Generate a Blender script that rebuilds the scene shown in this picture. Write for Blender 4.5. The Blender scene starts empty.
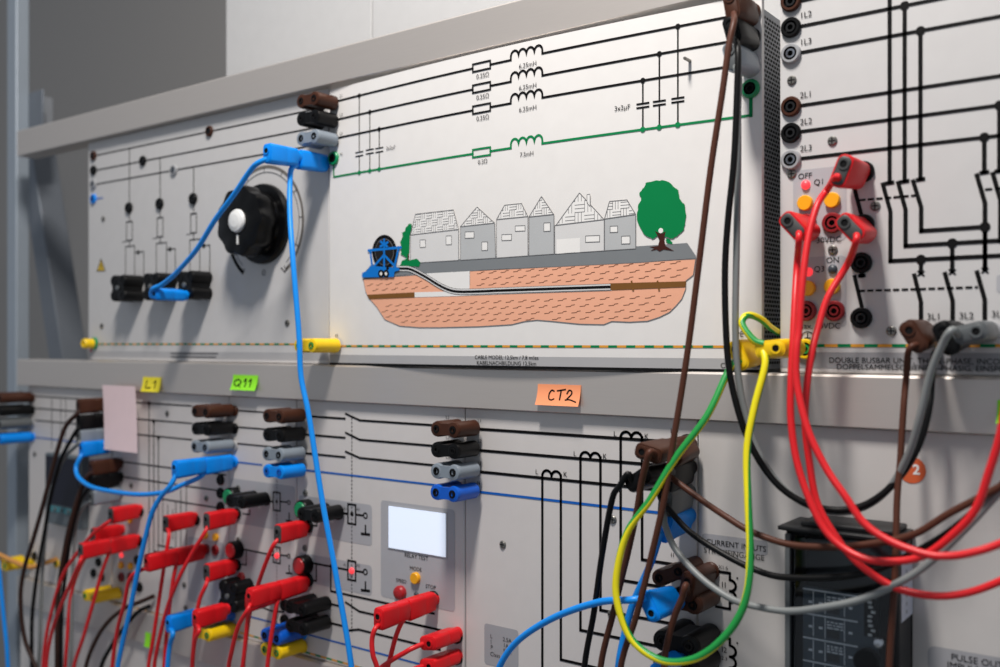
import bpy, bmesh, math, random
from mathutils import Vector, Matrix
random.seed(7)
SC = bpy.context.scene
COL = SC.collection

# ------------------------------------------------------------------ camera
FPX = 972.0                       # focal length in pixels of a 1000 px wide frame (35 mm lens)
HZ = 344.0                        # row of the horizon
EYE = 1.40                        # eye height
FWD = Vector((-0.6, 0.8, 0.0)); RIGHT = Vector((0.8, 0.6, 0.0)); UP = Vector((0, 0, 1))
CAM = Vector((0, 0, EYE)) - FWD * 0.9317
cd = bpy.data.cameras.new('camera'); cam = bpy.data.objects.new('camera', cd); COL.objects.link(cam)
cam.location = CAM
cam.rotation_euler = Matrix((RIGHT, UP, -FWD)).transposed().to_euler()
cd.sensor_width = 36.0; cd.lens = FPX / 1000 * 36.0
cd.shift_y = (HZ - 333.5) / 1000.0
cd.clip_start = 0.02
cd.dof.use_dof = True; cd.dof.focus_distance = 0.87; cd.dof.aperture_fstop = 4.0
SC.camera = cam

# ------------------------------------------------------------------ light
w = bpy.data.worlds.new('room_light'); SC.world = w; w.use_nodes = True
w.node_tree.nodes['Background'].inputs[0].default_value = (0.80, 0.88, 1.0, 1)
w.node_tree.nodes['Background'].inputs[1].default_value = 0.31
ld = bpy.data.lights.new('ceiling_lamp', 'AREA'); ld.shape = 'RECTANGLE'; ld.size = 0.15; ld.size_y = 0.28
ld.energy = 25.5; ld.color = (1.0, 0.95, 0.90)
lo = bpy.data.objects.new('ceiling_lamp', ld); COL.objects.link(lo)
lo.location = (0.20, -0.60, 2.62)
lo.rotation_euler = (Vector((0.10, 0, 1.4)) - lo.location).to_track_quat('-Z', 'Y').to_euler()
SC.view_settings.view_transform = 'Standard'; SC.view_settings.look = 'None'
SC.view_settings.exposure = 0.0; SC.view_settings.gamma = 1.0
SC.view_settings.use_curve_mapping = False

# ------------------------------------------------------------------ geometry helpers
def P(px, py, Y=0.0):
    """the point on the vertical plane y = Y that the photograph shows at a pixel"""
    d = FWD * FPX + RIGHT * (px - 500.0) + UP * (HZ - py)
    return CAM + d * ((Y - CAM.y) / d.y)

def lin(c):
    c /= 255.0
    return c / 12.92 if c <= 0.04045 else ((c + 0.055) / 1.055) ** 2.4

MATS = {}
def mat(name, rgb, rough=0.5, metal=0.0, noise=0.04, scale=60.0, emit=0.0, stretch=None, coat=0.0, bump=0.0, spec=0.5):
    m = bpy.data.materials.new(name); m.use_nodes = True
    nt = m.node_tree; b = nt.nodes['Principled BSDF']
    c = [lin(v) for v in rgb]
    tc = nt.nodes.new('ShaderNodeTexCoord'); mp = nt.nodes.new('ShaderNodeMapping')
    if stretch: mp.inputs['Scale'].default_value = stretch
    nz = nt.nodes.new('ShaderNodeTexNoise'); nz.inputs['Scale'].default_value = scale; nz.inputs['Detail'].default_value = 3
    nt.links.new(tc.outputs['Object'], mp.inputs['Vector']); nt.links.new(mp.outputs[0], nz.inputs['Vector'])
    mx = nt.nodes.new('ShaderNodeMix'); mx.data_type = 'RGBA'
    mx.inputs[6].default_value = [max(0, v * (1 - noise)) for v in c] + [1]
    mx.inputs[7].default_value = [min(1, v * (1 + noise)) for v in c] + [1]
    nt.links.new(nz.outputs['Fac'], mx.inputs[0]); nt.links.new(mx.outputs[2], b.inputs['Base Color'])
    b.inputs['Roughness'].default_value = rough; b.inputs['Metallic'].default_value = metal
    b.inputs['Coat Weight'].default_value = coat
    b.inputs['Specular IOR Level'].default_value = spec
    if bump:
        bp = nt.nodes.new('ShaderNodeBump'); bp.inputs['Strength'].default_value = bump; bp.inputs['Distance'].default_value = 0.0005
        nt.links.new(nz.outputs['Fac'], bp.inputs['Height']); nt.links.new(bp.outputs[0], b.inputs['Normal'])
    if emit:
        b.inputs['Emission Color'].default_value = c + [1]; b.inputs['Emission Strength'].default_value = emit
    MATS[name] = m
    return m

mat('white_laminate', (232, 229, 226), 0.45)
mat('grey_laminate', (204, 202, 201), 0.45)
mat('busbar_laminate', (203, 201, 200), 0.45)
mat('lower_laminate', (214, 209, 206), 0.45)
mat('plain_sheet', (206, 202, 199), 0.38)
mat('aluminium', (214, 206, 199), 0.42, 0.65, 0.03, 40, stretch=(1, 8, 30))
mat('post_metal', (160, 170, 180), 0.42, 0.25)
mat('strut_metal', (122, 128, 136), 0.45, 0.4)
mat('dark_sheet', (150, 154, 160), 0.45, 0.3)
mat('hole_black', (10, 10, 12), 0.8, spec=0.22)
mat('ink', (12, 11, 12), 0.6, noise=0.02, spec=0.15)
mat('fine_ink', (74, 72, 74), 0.6, noise=0.02, spec=0.15)
mat('green_ink', (8, 128, 74), 0.55, spec=0.15)
mat('blue_ink', (28, 98, 186), 0.55, spec=0.15)
mat('orange_ink', (226, 158, 62), 0.55, spec=0.15)
mat('caption_grey', (176, 175, 176), 0.5)
mat('busbar_caption', (150, 150, 153), 0.5)
mat('field_grey', (178, 178, 182), 0.45)
mat('field_dark', (166, 166, 170), 0.45)
mat('road_grey', (126, 130, 133), 0.55, spec=0.15)
mat('house_light', (216, 215, 214), 0.55, spec=0.15)
mat('house_grey', (184, 186, 187), 0.55, spec=0.15)
mat('print_white', (238, 236, 233), 0.5)
mat('print_outline', (118, 118, 120), 0.6, spec=0.15)
mat('soil', (242, 178, 147), 0.6, spec=0.15)
mat('soil_mark', (128, 82, 62), 0.6, spec=0.15)
mat('pipe_brown', (124, 84, 42), 0.6, spec=0.15)
mat('bark', (66, 32, 26), 0.6, spec=0.15)
mat('leaf_green', (0, 128, 70), 0.55, spec=0.15)
mat('trailer_blue', (16, 118, 206), 0.5, spec=0.15)
mat('reel_dark', (34, 31, 31), 0.5, spec=0.15)
mat('warning_yellow', (206, 172, 50), 0.5)
mat('red_plastic', (218, 24, 32), 0.40, spec=0.3)
mat('blue_plastic', (0, 138, 238), 0.40, spec=0.3)
mat('navy_plastic', (0, 90, 200), 0.40)
mat('black_plastic', (11, 11, 12), 0.38, spec=0.22)
mat('brown_plastic', (68, 39, 27), 0.40, spec=0.22)
mat('grey_plastic', (132, 142, 152), 0.40)
mat('dark_grey_plastic', (92, 96, 98), 0.42)
mat('yellow_plastic', (248, 206, 10), 0.38)
mat('green_plastic', (0, 138, 84), 0.38)
mat('insert_grey', (66, 66, 66), 0.45)
mat('red_cable', (224, 28, 36), 0.40)
mat('blue_cable', (6, 146, 244), 0.40)
mat('black_cable', (14, 14, 15), 0.42, spec=0.22)
mat('brown_cable', (82, 48, 36), 0.42, spec=0.22)
mat('grey_cable', (128, 132, 132), 0.42)
mat('dark_brown_cable', (54, 36, 30), 0.45, spec=0.22)
mat('orange_cable', (226, 158, 78), 0.45)
mat('earth_yellow', (240, 226, 20), 0.40)
mat('earth_green', (30, 150, 66), 0.40)
mat('orange_button', (250, 176, 14), 0.38)
mat('red_button', (176, 26, 32), 0.34, coat=0.3)
mat('chrome', (210, 210, 214), 0.18, 1.0)
mat('screw_steel', (132, 130, 125), 0.35, 0.7)
mat('led_red', (255, 62, 70), 0.4, emit=0.9)
mat('led_dark', (58, 66, 74), 0.4)
mat('screen_lit', (222, 233, 250), 0.4, emit=0.5, noise=0.01)
mat('jack_grey', (156, 157, 160), 0.42)
mat('jack_red', (132, 22, 28), 0.4)
mat('knob_ring', (112, 106, 100), 0.5)
mat('cap_white', (236, 236, 234), 0.35)
mat('knob_black', (9, 9, 10), 0.30, spec=0.22)
mat('pink_paper', (240, 214, 216), 0.8)
mat('yellow_paper', (238, 222, 50), 0.8)
mat('green_paper', (146, 236, 44), 0.8)
mat('orange_paper', (255, 160, 112), 0.8)
mat('wall_paint', (156, 152, 148), 0.8, bump=0.05, scale=200)
mat('white_board', (194, 194, 194), 0.45)
mat('floor_vinyl', (150, 150, 148), 0.6)
mat('relay_black', (30, 31, 33), 0.42, spec=0.22)
mat('relay_face', (60, 74, 86), 0.5)
mat('relay_print', (240, 242, 246), 0.6)
mat('relay_dark', (22, 24, 30), 0.4)
mat('relay_label', (196, 200, 214), 0.5)
mat('meter_dark', (20, 21, 38), 0.35, spec=0.2)
mat('meter_teal', (70, 140, 150), 0.5)
mat('meter_grey', (96, 106, 112), 0.5)
mat('badge_orange', (212, 96, 52), 0.5)
g = bpy.data.materials.new('clear_cover'); g.use_nodes = True; MATS['clear_cover'] = g
nt = g.node_tree; nt.nodes.clear()
out = nt.nodes.new('ShaderNodeOutputMaterial'); mix = nt.nodes.new('ShaderNodeMixShader')
tr = nt.nodes.new('ShaderNodeBsdfTransparent'); gl = nt.nodes.new('ShaderNodeBsdfGlossy'); fr = nt.nodes.new('ShaderNodeFresnel')
gl.inputs['Roughness'].default_value = 0.06; tr.inputs['Color'].default_value = (0.95, 0.97, 0.98, 1); fr.inputs['IOR'].default_value = 1.4
nt.links.new(fr.outputs[0], mix.inputs[0]); nt.links.new(tr.outputs[0], mix.inputs[1]); nt.links.new(gl.outputs[0], mix.inputs[2]); nt.links.new(mix.outputs[0], out.inputs[0])

class MB:
    """collects the shapes of ONE mesh object"""
    def __init__(self): self.v = []; self.f = []; self.m = []; self.names = []
    def mi(self, name):
        if name not in self.names: self.names.append(name)
        return self.names.index(name)
    def add(self, vs, fs, m):
        o = len(self.v); k = self.mi(m)
        self.v += [tuple(v) for v in vs]
        for f in fs: self.f.append([i + o for i in f]); self.m.append(k)
    def poly(self, pts, m): self.add(pts, [list(range(len(pts)))], m)
    def box(self, a, b, m):
        x0, y0, z0 = [min(a[i], b[i]) for i in range(3)]; x1, y1, z1 = [max(a[i], b[i]) for i in range(3)]
        self.add([(x0,y0,z0),(x1,y0,z0),(x1,y1,z0),(x0,y1,z0),(x0,y0,z1),(x1,y0,z1),(x1,y1,z1),(x0,y1,z1)],
                 [[3,2,1,0],[4,5,6,7],[0,1,5,4],[1,2,6,5],[2,3,7,6],[3,0,4,7]], m)
    def lathe(self, prof, o, m, seg=20, mats=None):
        """profile (r, y) turned about the axis along Y through o"""
        o = Vector(o); vs = []; n = len(prof)
        for r, y in prof:
            for k in range(seg):
                a = 2 * math.pi * k / seg
                vs.append((o.x + r * math.cos(a), o.y + y, o.z + r * math.sin(a)))
        for j in range(n - 1):
            mm = mats[j] if mats else m
            base = len(self.v)
            self.add(vs[j*seg:(j+2)*seg], [[k, (k+1) % seg, seg + (k+1) % seg, seg + k] for k in range(seg)], mm)
    def loft(self, rings, m, cap=(True, True)):
        n = len(rings[0]); vs = [p for r in rings for p in r]; fs = []
        for j in range(len(rings) - 1):
            for k in range(n): fs.append([j*n + k, j*n + (k+1) % n, (j+1)*n + (k+1) % n, (j+1)*n + k])
        if cap[0]: fs.append(list(range(n))[::-1])
        if cap[1]: fs.append([(len(rings)-1)*n + k for k in range(n)])
        self.add(vs, fs, m)
    def tube(self, pts, r, m, seg=12, m2=None, beta=None):
        pts = [Vector(p) for p in pts]; n = len(pts)
        ts = [(pts[min(i+1, n-1)] - pts[max(i-1, 0)]).normalized() for i in range(n)]
        ref = Vector((0, -1, 0)) if abs(ts[0].y) < 0.9 else Vector((0, 0, 1))
        u = (ref - ts[0] * ref.dot(ts[0])).normalized()
        vs = []
        for i in range(n):
            if beta and abs(ts[i].y) < .8: u = Vector((0, -1, 0))
            u = (u - ts[i] * u.dot(ts[i])).normalized(); vv = ts[i].cross(u)
            ph = 0.0
            if beta:
                f = i / (n - 1) * (len(beta) - 1); j = min(int(f), len(beta) - 2); ph = math.pi * (beta[j] + (beta[j+1] - beta[j]) * (f - j))
            for k in range(seg):
                a = 2 * math.pi * k / seg + ph
                vs.append(pts[i] + (u * math.cos(a) + vv * math.sin(a)) * r)
        o = len(self.v); self.v += [tuple(v) for v in vs]
        k1 = self.mi(m); k2 = self.mi(m2) if m2 else k1
        for i in range(n - 1):
            for k in range(seg):
                self.f.append([o+i*seg+k, o+i*seg+(k+1) % seg, o+(i+1)*seg+(k+1) % seg, o+(i+1)*seg+k])
                self.m.append(k1 if k < seg // 2 else k2)
        self.f.append([o + k for k in range(seg)][::-1]); self.m.append(k1)
        self.f.append([o + (n-1)*seg + k for k in range(seg)]); self.m.append(k1)
    def mesh(self, name, off=Vector((0, 0, 0)), smooth=35, fix=True):
        me = bpy.data.meshes.new(name)
        me.from_pydata([(v[0]-off.x, v[1]-off.y, v[2]-off.z) for v in self.v], [], self.f)
        for nme in self.names: me.materials.append(MATS[nme])
        me.polygons.foreach_set('material_index', self.m)
        if fix:
            bm = bmesh.new(); bm.from_mesh(me); bmesh.ops.recalc_face_normals(bm, faces=bm.faces); bm.to_mesh(me); bm.free()
        if smooth:
            me.polygons.foreach_set('use_smooth', [True] * len(me.polygons)); me.set_sharp_from_angle(angle=math.radians(smooth))
        me.update()
        return me
    def build(self, name, parent=None, local=False, bevel=0.0, smooth=35, fix=True, label=None):
        off = Vector((0, 0, 0))
        if parent is not None and not local: off = world_loc(parent)
        o = bpy.data.objects.new(name, self.mesh(name, off, smooth, fix)); COL.objects.link(o); o.parent = parent
        if bevel:
            b = o.modifiers.new('edge', 'BEVEL'); b.width = bevel; b.segments = 2; b.limit_method = 'ANGLE'
        if label: o['label'] = label
        return o

def world_loc(o):
    p = Vector((0, 0, 0))
    while o is not None: p = p + o.location; o = o.parent
    return p

def empty(name, loc, parent=None):
    o = bpy.data.objects.new(name, None); COL.objects.link(o); o.location = loc; o.empty_display_size = 0.02; o.parent = parent
    return o
def tag(o, label, cat, group=None):
    o['label'] = label; o['category'] = cat
    if group: o['group'] = group
    return o
def struct(o): o['kind'] = 'structure'; return o

def spline(pts, sub=7):
    pts = [Vector(p) for p in pts]; out = []
    e = [pts[0] * 2 - pts[1]] + pts + [pts[-1] * 2 - pts[-2]]
    for i in range(1, len(e) - 2):
        a, b, c, d = e[i-1], e[i], e[i+1], e[i+2]
        for k in range(sub):
            t = k / sub
            out.append(0.5 * ((2*b) + (c-a)*t + (2*a-5*b+4*c-d)*t*t + (3*b-a-3*c+d)*t**3))
    out.append(pts[-1]); return out

# heights of the rails (world z)
TOP_LO, TOP_HI = EYE + .2870, EYE + .3259
MID_LO, MID_HI = EYE - .0630, EYE - .0232
LOW_LO, LOW_HI = EYE - .3960, EYE - .3546
ROW3_LO = EYE - .72
LEFT_Y, CABLE_Y, BUS_Y, LOWER_Y = .010, .006, .010, .006
XR = 0.95                                  # how far the wall of panels runs on to the right

# ------------------------------------------------------------------ room
b = MB(); b.box((-3.2, .62, 0), (2.4, .72, 3.0), 'wall_paint'); struct(b.build('wall_back'))
b = MB(); b.box((-3.2, -3.0, -.05), (2.4, .72, 0), 'floor_vinyl'); struct(b.build('floor'))

# ------------------------------------------------------------------ rack frame
xl = P(17, 300, 0).x
fr_ = tag(empty('rack_frame', (xl, .03, 0)), 'aluminium rack frame of grey rails and posts that carries all the panels', 'rack')
def rail(lo, hi):
    b = MB()
    prof = [(.0018, hi), (0, hi - .0018), (0, lo + .0006), (.0006, lo), (.030, lo), (.030, hi - .0)]
    vs = [(xl, y, z) for y, z in prof] + [(XR, y, z) for y, z in prof]; n = len(prof)
    b.add(vs, [[k, (k+1) % n, n + (k+1) % n, n + k] for k in range(n)] + [list(range(n)), list(range(n, 2*n))[::-1]], 'aluminium')
    # back web the panels lean against
    b.box((xl, .030, lo + .004), (XR, .040, hi - .004), 'aluminium')
    return b.build('rail', fr_, smooth=0)
rail(TOP_LO, TOP_HI); rail(MID_LO, MID_HI); rail(LOW_LO, LOW_HI)
xp = P(16, 300, .034).x
b = MB(); b.box((xp - .030, .034, 0), (xp, .056, 2.15), 'post_metal'); b.build('post', fr_, bevel=.002)
b = MB(); b.box((XR - .03, .041, 0), (XR + .0, .081, 2.15), 'post_metal'); b.build('post', fr_, bevel=.002)
# leaning strut in the open bay
b = MB(); yb, yt = P(69, 372, .13), P(36, 152, .13)
def sec(c): return [(c.x - .022, .11, c.z), (c.x + .022, .11, c.z), (c.x + .022, .155, c.z), (c.x - .022, .155, c.z)]
b.loft([sec(yb), sec(yt)], 'strut_metal'); b.build('brace', fr_, bevel=.002)
b = MB(); c0, c1 = P(31, 94, .06), P(47, 132, .06); b.box((c0.x, .055, c1.z), (c1.x - .004, .058, c0.z), 'strut_metal')
b.box((c0.x, .055, c1.z), (c0.x + .004, .095, c0.z), 'dark_sheet'); b.build('bracket', fr_, bevel=.001)

# white boards above the top rail
xa, xm = P(226, 40, .10).x, P(372, 40, .10).x
for i, (x0, x1) in enumerate([(xa, xm - .0008), (xm + .0008, XR)]):
    b = MB(); b.box((x0, .10, EYE - .10), (x1, .118, EYE + .95), 'white_board')
    o = b.build('white_board', bevel=.001)
    tag(o, ['white wall board behind the top rail, left of the thin seam', 'wide white wall board behind the top rail, right of the thin seam'][i], 'board')

# ------------------------------------------------------------------ panel parts shared by all panels
def jack_mesh(name, c, inner='hole_black', ring='dark_grey_plastic'):
    b = MB(); r = .0077
    b.lathe([(r, 0), (r, -.0024), (r * .88, -.0034), (r * .66, -.0034)], (0, 0, 0), c, 28)
    b.lathe([(r * .66, -.0034), (r * .60, -.0008), (r * .46, -.0008)], (0, 0, 0), inner, 28)
    b.lathe([(r * .46, -.0008), (r * .46, -.0030), (r * .27, -.0030)], (0, 0, 0), ring, 24)
    b.lathe([(r * .27, -.0030), (r * .27, -.0006), (0.0001, -.0006)], (0, 0, 0), 'hole_black', 16)
    return b.mesh(name)
JACK = {}
for k, c, rg in (('black', 'black_plastic', 'relay_black'), ('brown', 'brown_plastic', 'relay_black'), ('grey', 'jack_grey', 'chrome'),
             ('red', 'jack_red', 'jack_red'), ('green', 'green_plastic', 'hole_black'), ('blue', 'blue_plastic', 'navy_plastic'), ('yellow', 'yellow_plastic', 'earth_green')):
    JACK[k] = jack_mesh('socket', c, 'hole_black', rg)
def screw_mesh():
    b = MB(); b.lathe([(.0038, 0), (.0038, -.0008), (.0028, -.0016), (.0001, -.0016)], (0, 0, 0), 'screw_steel', 16)
    b.box((-.0026, -.0018, -.0004), (.0026, -.0015, .0004), 'hole_black'); b.box((-.0004, -.0018, -.0026), (.0004, -.0015, .0026), 'hole_black')
    return b.mesh('screw')
SCREW = screw_mesh()
def led_mesh(c):
    b = MB(); b.lathe([(.0036, 0), (.0036, -.0012), (.0028, -.0026), (.0014, -.0033), (.0001, -.0035)], (0, 0, 0), c, 18); return b.mesh('indicator_lamp')
LED = {'lit': led_mesh('led_red'), 'dark': led_mesh('led_dark')}
def button_mesh(c):
    b = MB(); b.lathe([(.0060, 0), (.0060, -.0036), (.0054, -.0044), (.0001, -.0044)], (0, 0, 0), c, 24); return b.mesh('push_button')
BUTTON = button_mesh('orange_button')
def big_button_meshes(c):
    b = MB(); b.lathe([(.0112, 0), (.0112, -.0115), (.0104, -.0128), (.0096, -.0128), (.0092, -.0112)], (0, 0, 0), 'black_plastic', 28)
    k = MB(); k.lathe([(.0092, -.0060), (.0092, -.0132), (.0082, -.0144), (.0001, -.0144)], (0, 0, 0), c, 24)
    return b.mesh('switch_button'), k.mesh('button_cap')
BIGB = {'red': big_button_meshes('red_button'), 'green': big_button_meshes('green_plastic')}

def in_poly(p, poly):
    x, y = p; c = False; n = len(poly)
    for i in range(n):
        x1, y1 = poly[i]; x2, y2 = poly[(i+1) % n]
        if (y1 > y) != (y2 > y) and x < (x2-x1) * (y-y1) / (y2-y1) + x1: c = not c
    return c

class Panel:
    def __init__(self, name, label, px0, px1, lo, hi, Y, plate, depth=.004, gap=.0006, x0=None, x1=None, bow=0.0):
        self.Y = Y; self.bow = bow
        self.x0 = P(px0, HZ, Y).x + gap if x0 is None else x0
        self.x1 = (P(px1, HZ, Y).x - gap) if x1 is None else x1
        self.lo, self.hi = lo + .0006, hi - .0006
        self.root = tag(empty(name, ((self.x0 + self.x1) / 2, Y, self.lo)), label, 'panel')
        b = MB(); b.box((self.x0, Y, self.lo), (self.x1, Y + depth, self.hi), plate); b.build('front_plate', self.root, bevel=.0012)
        self.g = MB(); self.t = MB(); self.art = None
    def lay(self, k): return self.Y - .00025 - .00012 * k
    def bul(self, x):
        """how far the thin sheet bows out towards the room at x"""
        t = (x - self.x0) / (self.x1 - self.x0)
        return self.bow * math.sin(math.pi * t) if 0 < t < 1 else 0.0
    def on(self, p):
        Y = self.Y
        for _ in range(5): q = P(p[0], p[1], Y); Y = self.Y - self.bul(q.x)
        return q
    def yat(self, p, px):
        """pixel row at column px of the height that pixel p shows on this sheet"""
        z = self.on(p).z; q = self.on((px, HZ)); d = (Vector((q.x, q.y, EYE)) - CAM).dot(FWD)
        return HZ - FPX * (z - EYE) / d
    def pt(self, p, k=1):
        q = self.on(p); return Vector((q.x, self.lay(k), q.z))
    def warp(self):
        """bow every printed or flat mesh of the panel with its sheet"""
        for o in self.root.children:
            if not o.name.split('.')[0] in ('front_plate', 'circuit_diagram', 'lettering', 'print_field', 'landscape_print', 'lower_gap_shade'): continue
            bm = bmesh.new(); bm.from_mesh(o.data); rx = self.root.location.x
            lo_ = min(v.co.x for v in bm.verts); hi_ = max(v.co.x for v in bm.verts); n = int((self.x1 - self.x0) / .012)
            for i in range(1, n):
                x = self.x0 + (self.x1 - self.x0) * i / n - rx
                if lo_ < x < hi_: bmesh.ops.bisect_plane(bm, geom=bm.verts[:] + bm.edges[:] + bm.faces[:], plane_co=(x, 0, 0), plane_no=(1, 0, 0))
            for v in bm.verts: v.co.y -= self.bul(v.co.x + rx)
            bm.to_mesh(o.data); bm.free(); o.modifiers.clear()
    def seg(self, a, c, w, m, k=1, mb=None, ext=.5):
        d = c - a
        if d.length < 1e-7: return
        d.normalize(); n = Vector((-d.z, 0, d.x)) * (w / 2); e = d * (w * ext)
        (mb or self.g).poly([a - e - n, c + e - n, c + e + n, a - e + n], m)
    def ribbon(self, q, w, m, mb=None, ext=.5):
        """a printed stroke with mitred joints, no overlapping faces"""
        q = [v for i, v in enumerate(q) if i == 0 or (v - q[i-1]).length > 1e-6]
        if len(q) < 2: return
        d = [(c - a).normalized() for a, c in zip(q, q[1:])]; vs = []
        for i, v in enumerate(q):
            a = d[max(i - 1, 0)]; c = d[min(i, len(d) - 1)]
            n1 = Vector((-a.z, 0, a.x)); n2 = Vector((-c.z, 0, c.x)); t = n1 + n2
            t = n1 if t.length < 1e-3 else t.normalized()
            k = w / 2 / max(.35, t.dot(n1))
            p = v - d[0] * (w * ext) if i == 0 else v + d[-1] * (w * ext) if i == len(q) - 1 else v
            vs += [p - t * k, p + t * k]
        (mb or self.g).add(vs, [[2*i, 2*i+2, 2*i+3, 2*i+1] for i in range(len(q) - 1)], m)
    def line(self, pts, w=.0020, m='ink', k=1, flat=False, mb=None):
        """a printed line through pixels; flat: keep the height of the first one"""
        q = [self.pt(p, k) for p in pts]
        if flat:
            for v in q: v.z = q[0].z
        self.ribbon(q, w, m, mb)
    def square(self, pts, w=.0020, m='ink', k=1):
        """like line, but runs along the panel's own horizontals and verticals"""
        q = [self.pt(p, k) for p in pts]
        for i in range(1, len(q)):
            if abs(pts[i][0] - pts[i-1][0]) < 0.8: q[i].x = q[i-1].x
            else: q[i].z = q[i-1].z
        self.ribbon(q, w, m)
    def dash(self, p, q, on, off, w, mats, k=1, flat=True):
        a, c = self.pt(p, k), self.pt(q, k)
        if flat and abs(q[0] - p[0]) > 2: c.z = a.z
        if abs(q[0] - p[0]) < .8: c.x = a.x
        L = (c - a).length; d = (c - a).normalized(); s = 0; i = 0
        while s < L:
            self.seg(a + d * s, a + d * min(L, s + on), w, mats[i % len(mats)], k, ext=0); s += on + off; i += 1
    def dot(self, p, r=.0026, m='ink', k=2, mb=None):
        c = self.pt(p, k); (mb or self.g).poly([(c.x + r * math.cos(a * math.pi / 9), c.y, c.z + r * math.sin(a * math.pi / 9)) for a in range(18)], m)
    def ring(self, p, r, w, m='ink', k=2, a0=0, a1=360, rx=1.0):
        c = self.pt(p, k); n = max(8, int((a1 - a0) / 8)); pp = []
        for i in range(n + 1):
            a = math.radians(a0 + (a1 - a0) * i / n); pp.append(Vector((c.x + r * rx * math.cos(a), c.y, c.z + r * math.sin(a))))
        self.ribbon(pp, w, m, ext=0)
    def poly(self, pts, m, k=1, mb=None): (mb or self.g).poly([self.pt(p, k) for p in pts], m)
    def outline(self, pts, w, m, k=2, mb=None):
        q = [self.pt(p, k) for p in pts]
        self.ribbon(q + [q[0]], w, m, mb, 0)
    def rrect(self, p0, p1, m, k=0, r=.004):
        a, c = self.pt(p0, k), self.pt(p1, k); x0, x1 = min(a.x, c.x), max(a.x, c.x); z0, z1 = min(a.z, c.z), max(a.z, c.z)
        vs = []
        for cx, cz, s in ((x1-r, z1-r, 0), (x0+r, z1-r, 90), (x0+r, z0+r, 180), (x1-r, z0+r, 270)):
            for j in range(5):
                t = math.radians(s + j * 22.5); vs.append((cx + r * math.cos(t), a.y, cz + r * math.sin(t)))
        fb = MB(); fb.poly(vs, m); return fb.build('print_field', self.root, smooth=0, fix=False)
    def rect(self, p0, p1, w=.0016, m='ink', k=2):
        a, c = self.pt(p0, k), self.pt(p1, k)
        q = [Vector((a.x, a.y, a.z)), Vector((c.x, a.y, a.z)), Vector((c.x, a.y, c.z)), Vector((a.x, a.y, c.z))]
        for u, v in zip(q, q[1:] + q[:1]): self.seg(u, v, w, m, k)
    def text(self, s, p, size, m='ink', align='CENTER', k=3, bold=0.0, rot=0.0):
        cu = bpy.data.curves.new('lettering', 'FONT'); cu.body = s; cu.size = size; cu.align_x = align; cu.align_y = 'CENTER'; cu.offset = bold
        cu.resolution_u = 3
        o = bpy.data.objects.new('lettering', cu); COL.objects.link(o)
        dg = bpy.context.evaluated_depsgraph_get(); me = o.evaluated_get(dg).to_mesh()
        c = self.pt(p, k); ca, sa = math.cos(rot), math.sin(rot)
        tb = MB(); tb.add([(c.x + v.co.x * ca - v.co.y * sa, c.y, c.z + v.co.x * sa + v.co.y * ca) for v in me.vertices], [list(f.vertices) for f in me.polygons], m)
        bpy.data.objects.remove(o); bpy.data.curves.remove(cu)
        return tb.build('lettering', self.root, smooth=0, fix=False)
    def part(self, name, me, p, scale=1.0, dy=0.0):
        q = self.on(p); o = bpy.data.objects.new(name, me); COL.objects.link(o); o.parent = self.root
        o.location = Vector((q.x, q.y + dy, q.z)) - self.root.location; o.scale = (scale,) * 3
        return o
    def jack(self, c, p, s=1.0, tall=1.0):
        o = self.part('socket', JACK[c], p, s); o.scale = (s, s * tall, s); return o
    def screw(self, p): return self.part('screw', SCREW, p)
    def led(self, kind, p, s=1.0): return self.part('indicator_lamp', LED[kind], p, s)
    def button(self, p, s=1.0): return self.part('push_button', BUTTON, p, s)
    def bigbutton(self, c, p, s=1.0):
        a, k = BIGB[c]; o = self.part('switch_button', a, p, s)
        q = bpy.data.objects.new('button_cap', k); COL.objects.link(q); q.parent = o
        return o
    def strip(self, pz0, pz1, m='caption_grey'):
        """caption band across the bottom of the panel"""
        z0, z1 = self.lo + .0008, self.lo + pz1
        self.g.poly([(self.x0 + .0008, self.lay(0), z0 + pz0), (self.x1 - .0008, self.lay(0), z0 + pz0), (self.x1 - .0008, self.lay(0), z1), (self.x0 + .0008, self.lay(0), z1)], m)
    def coil(self, p0, p1, w, m, n=4, drop=.0030, rise=.0052):
        a, c = self.pt(p0), self.pt(p1); c.z = a.z; L = (c.x - a.x) / n; pts = [a.copy(), a + Vector((0, 0, drop))]
        for i in range(n):
            for j in range(1, 9):
                t = math.pi * j / 8
                pts.append(Vector((a.x + L * (i + .5 - .5 * math.cos(t)), a.y, a.z + drop + rise * math.sin(t))))
        pts.append(c)
        self.ribbon(pts, w, m)
    def finish(self):
        if self.g.v: self.g.build('circuit_diagram', self.root, smooth=0, fix=False)
        if self.t.v: self.t.build('lettering', self.root, smooth=0, fix=False)

# ================================================================== 1 cable model panel
cp = Panel('cable_model_panel', 'white cable model panel printed with houses, tree and underground cable', 329.5, 762.5, MID_HI, TOP_LO - .0042, CABLE_Y, 'white_laminate', depth=.005, bow=.011)
L1, L2, L3, GR = (338, 101), (338, 119.5), (338, 138), (334, 177)
for p in (L1, L2, L3):
    yy = lambda x: cp.yat(p, x)
    cp.line([p, (473, 0)], .0021, flat=True); cp.line([(490.5, yy(490.5)), (511, 0)], .0021, flat=True); cp.line([(542.5, yy(542.5)), (752, 0)], .0021, flat=True)
    q = yy(473); cp.rect((473, q - 4.0), (490.5, yy(490.5) + 3.6), .0018)
    cp.coil((511, yy(511)), (542.5, yy(542.5)), .0021, 'ink')
    cp.text('0.25Ω', (483, yy(483) + 9.5), .0064, 'fine_ink'); cp.text('6.25mH', (528, yy(528) + 8.5), .0063, 'fine_ink')
yg = lambda x: cp.yat(GR, x)
cp.line([(334, 160), (334, 177)], .0021, 'green_ink')
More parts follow.
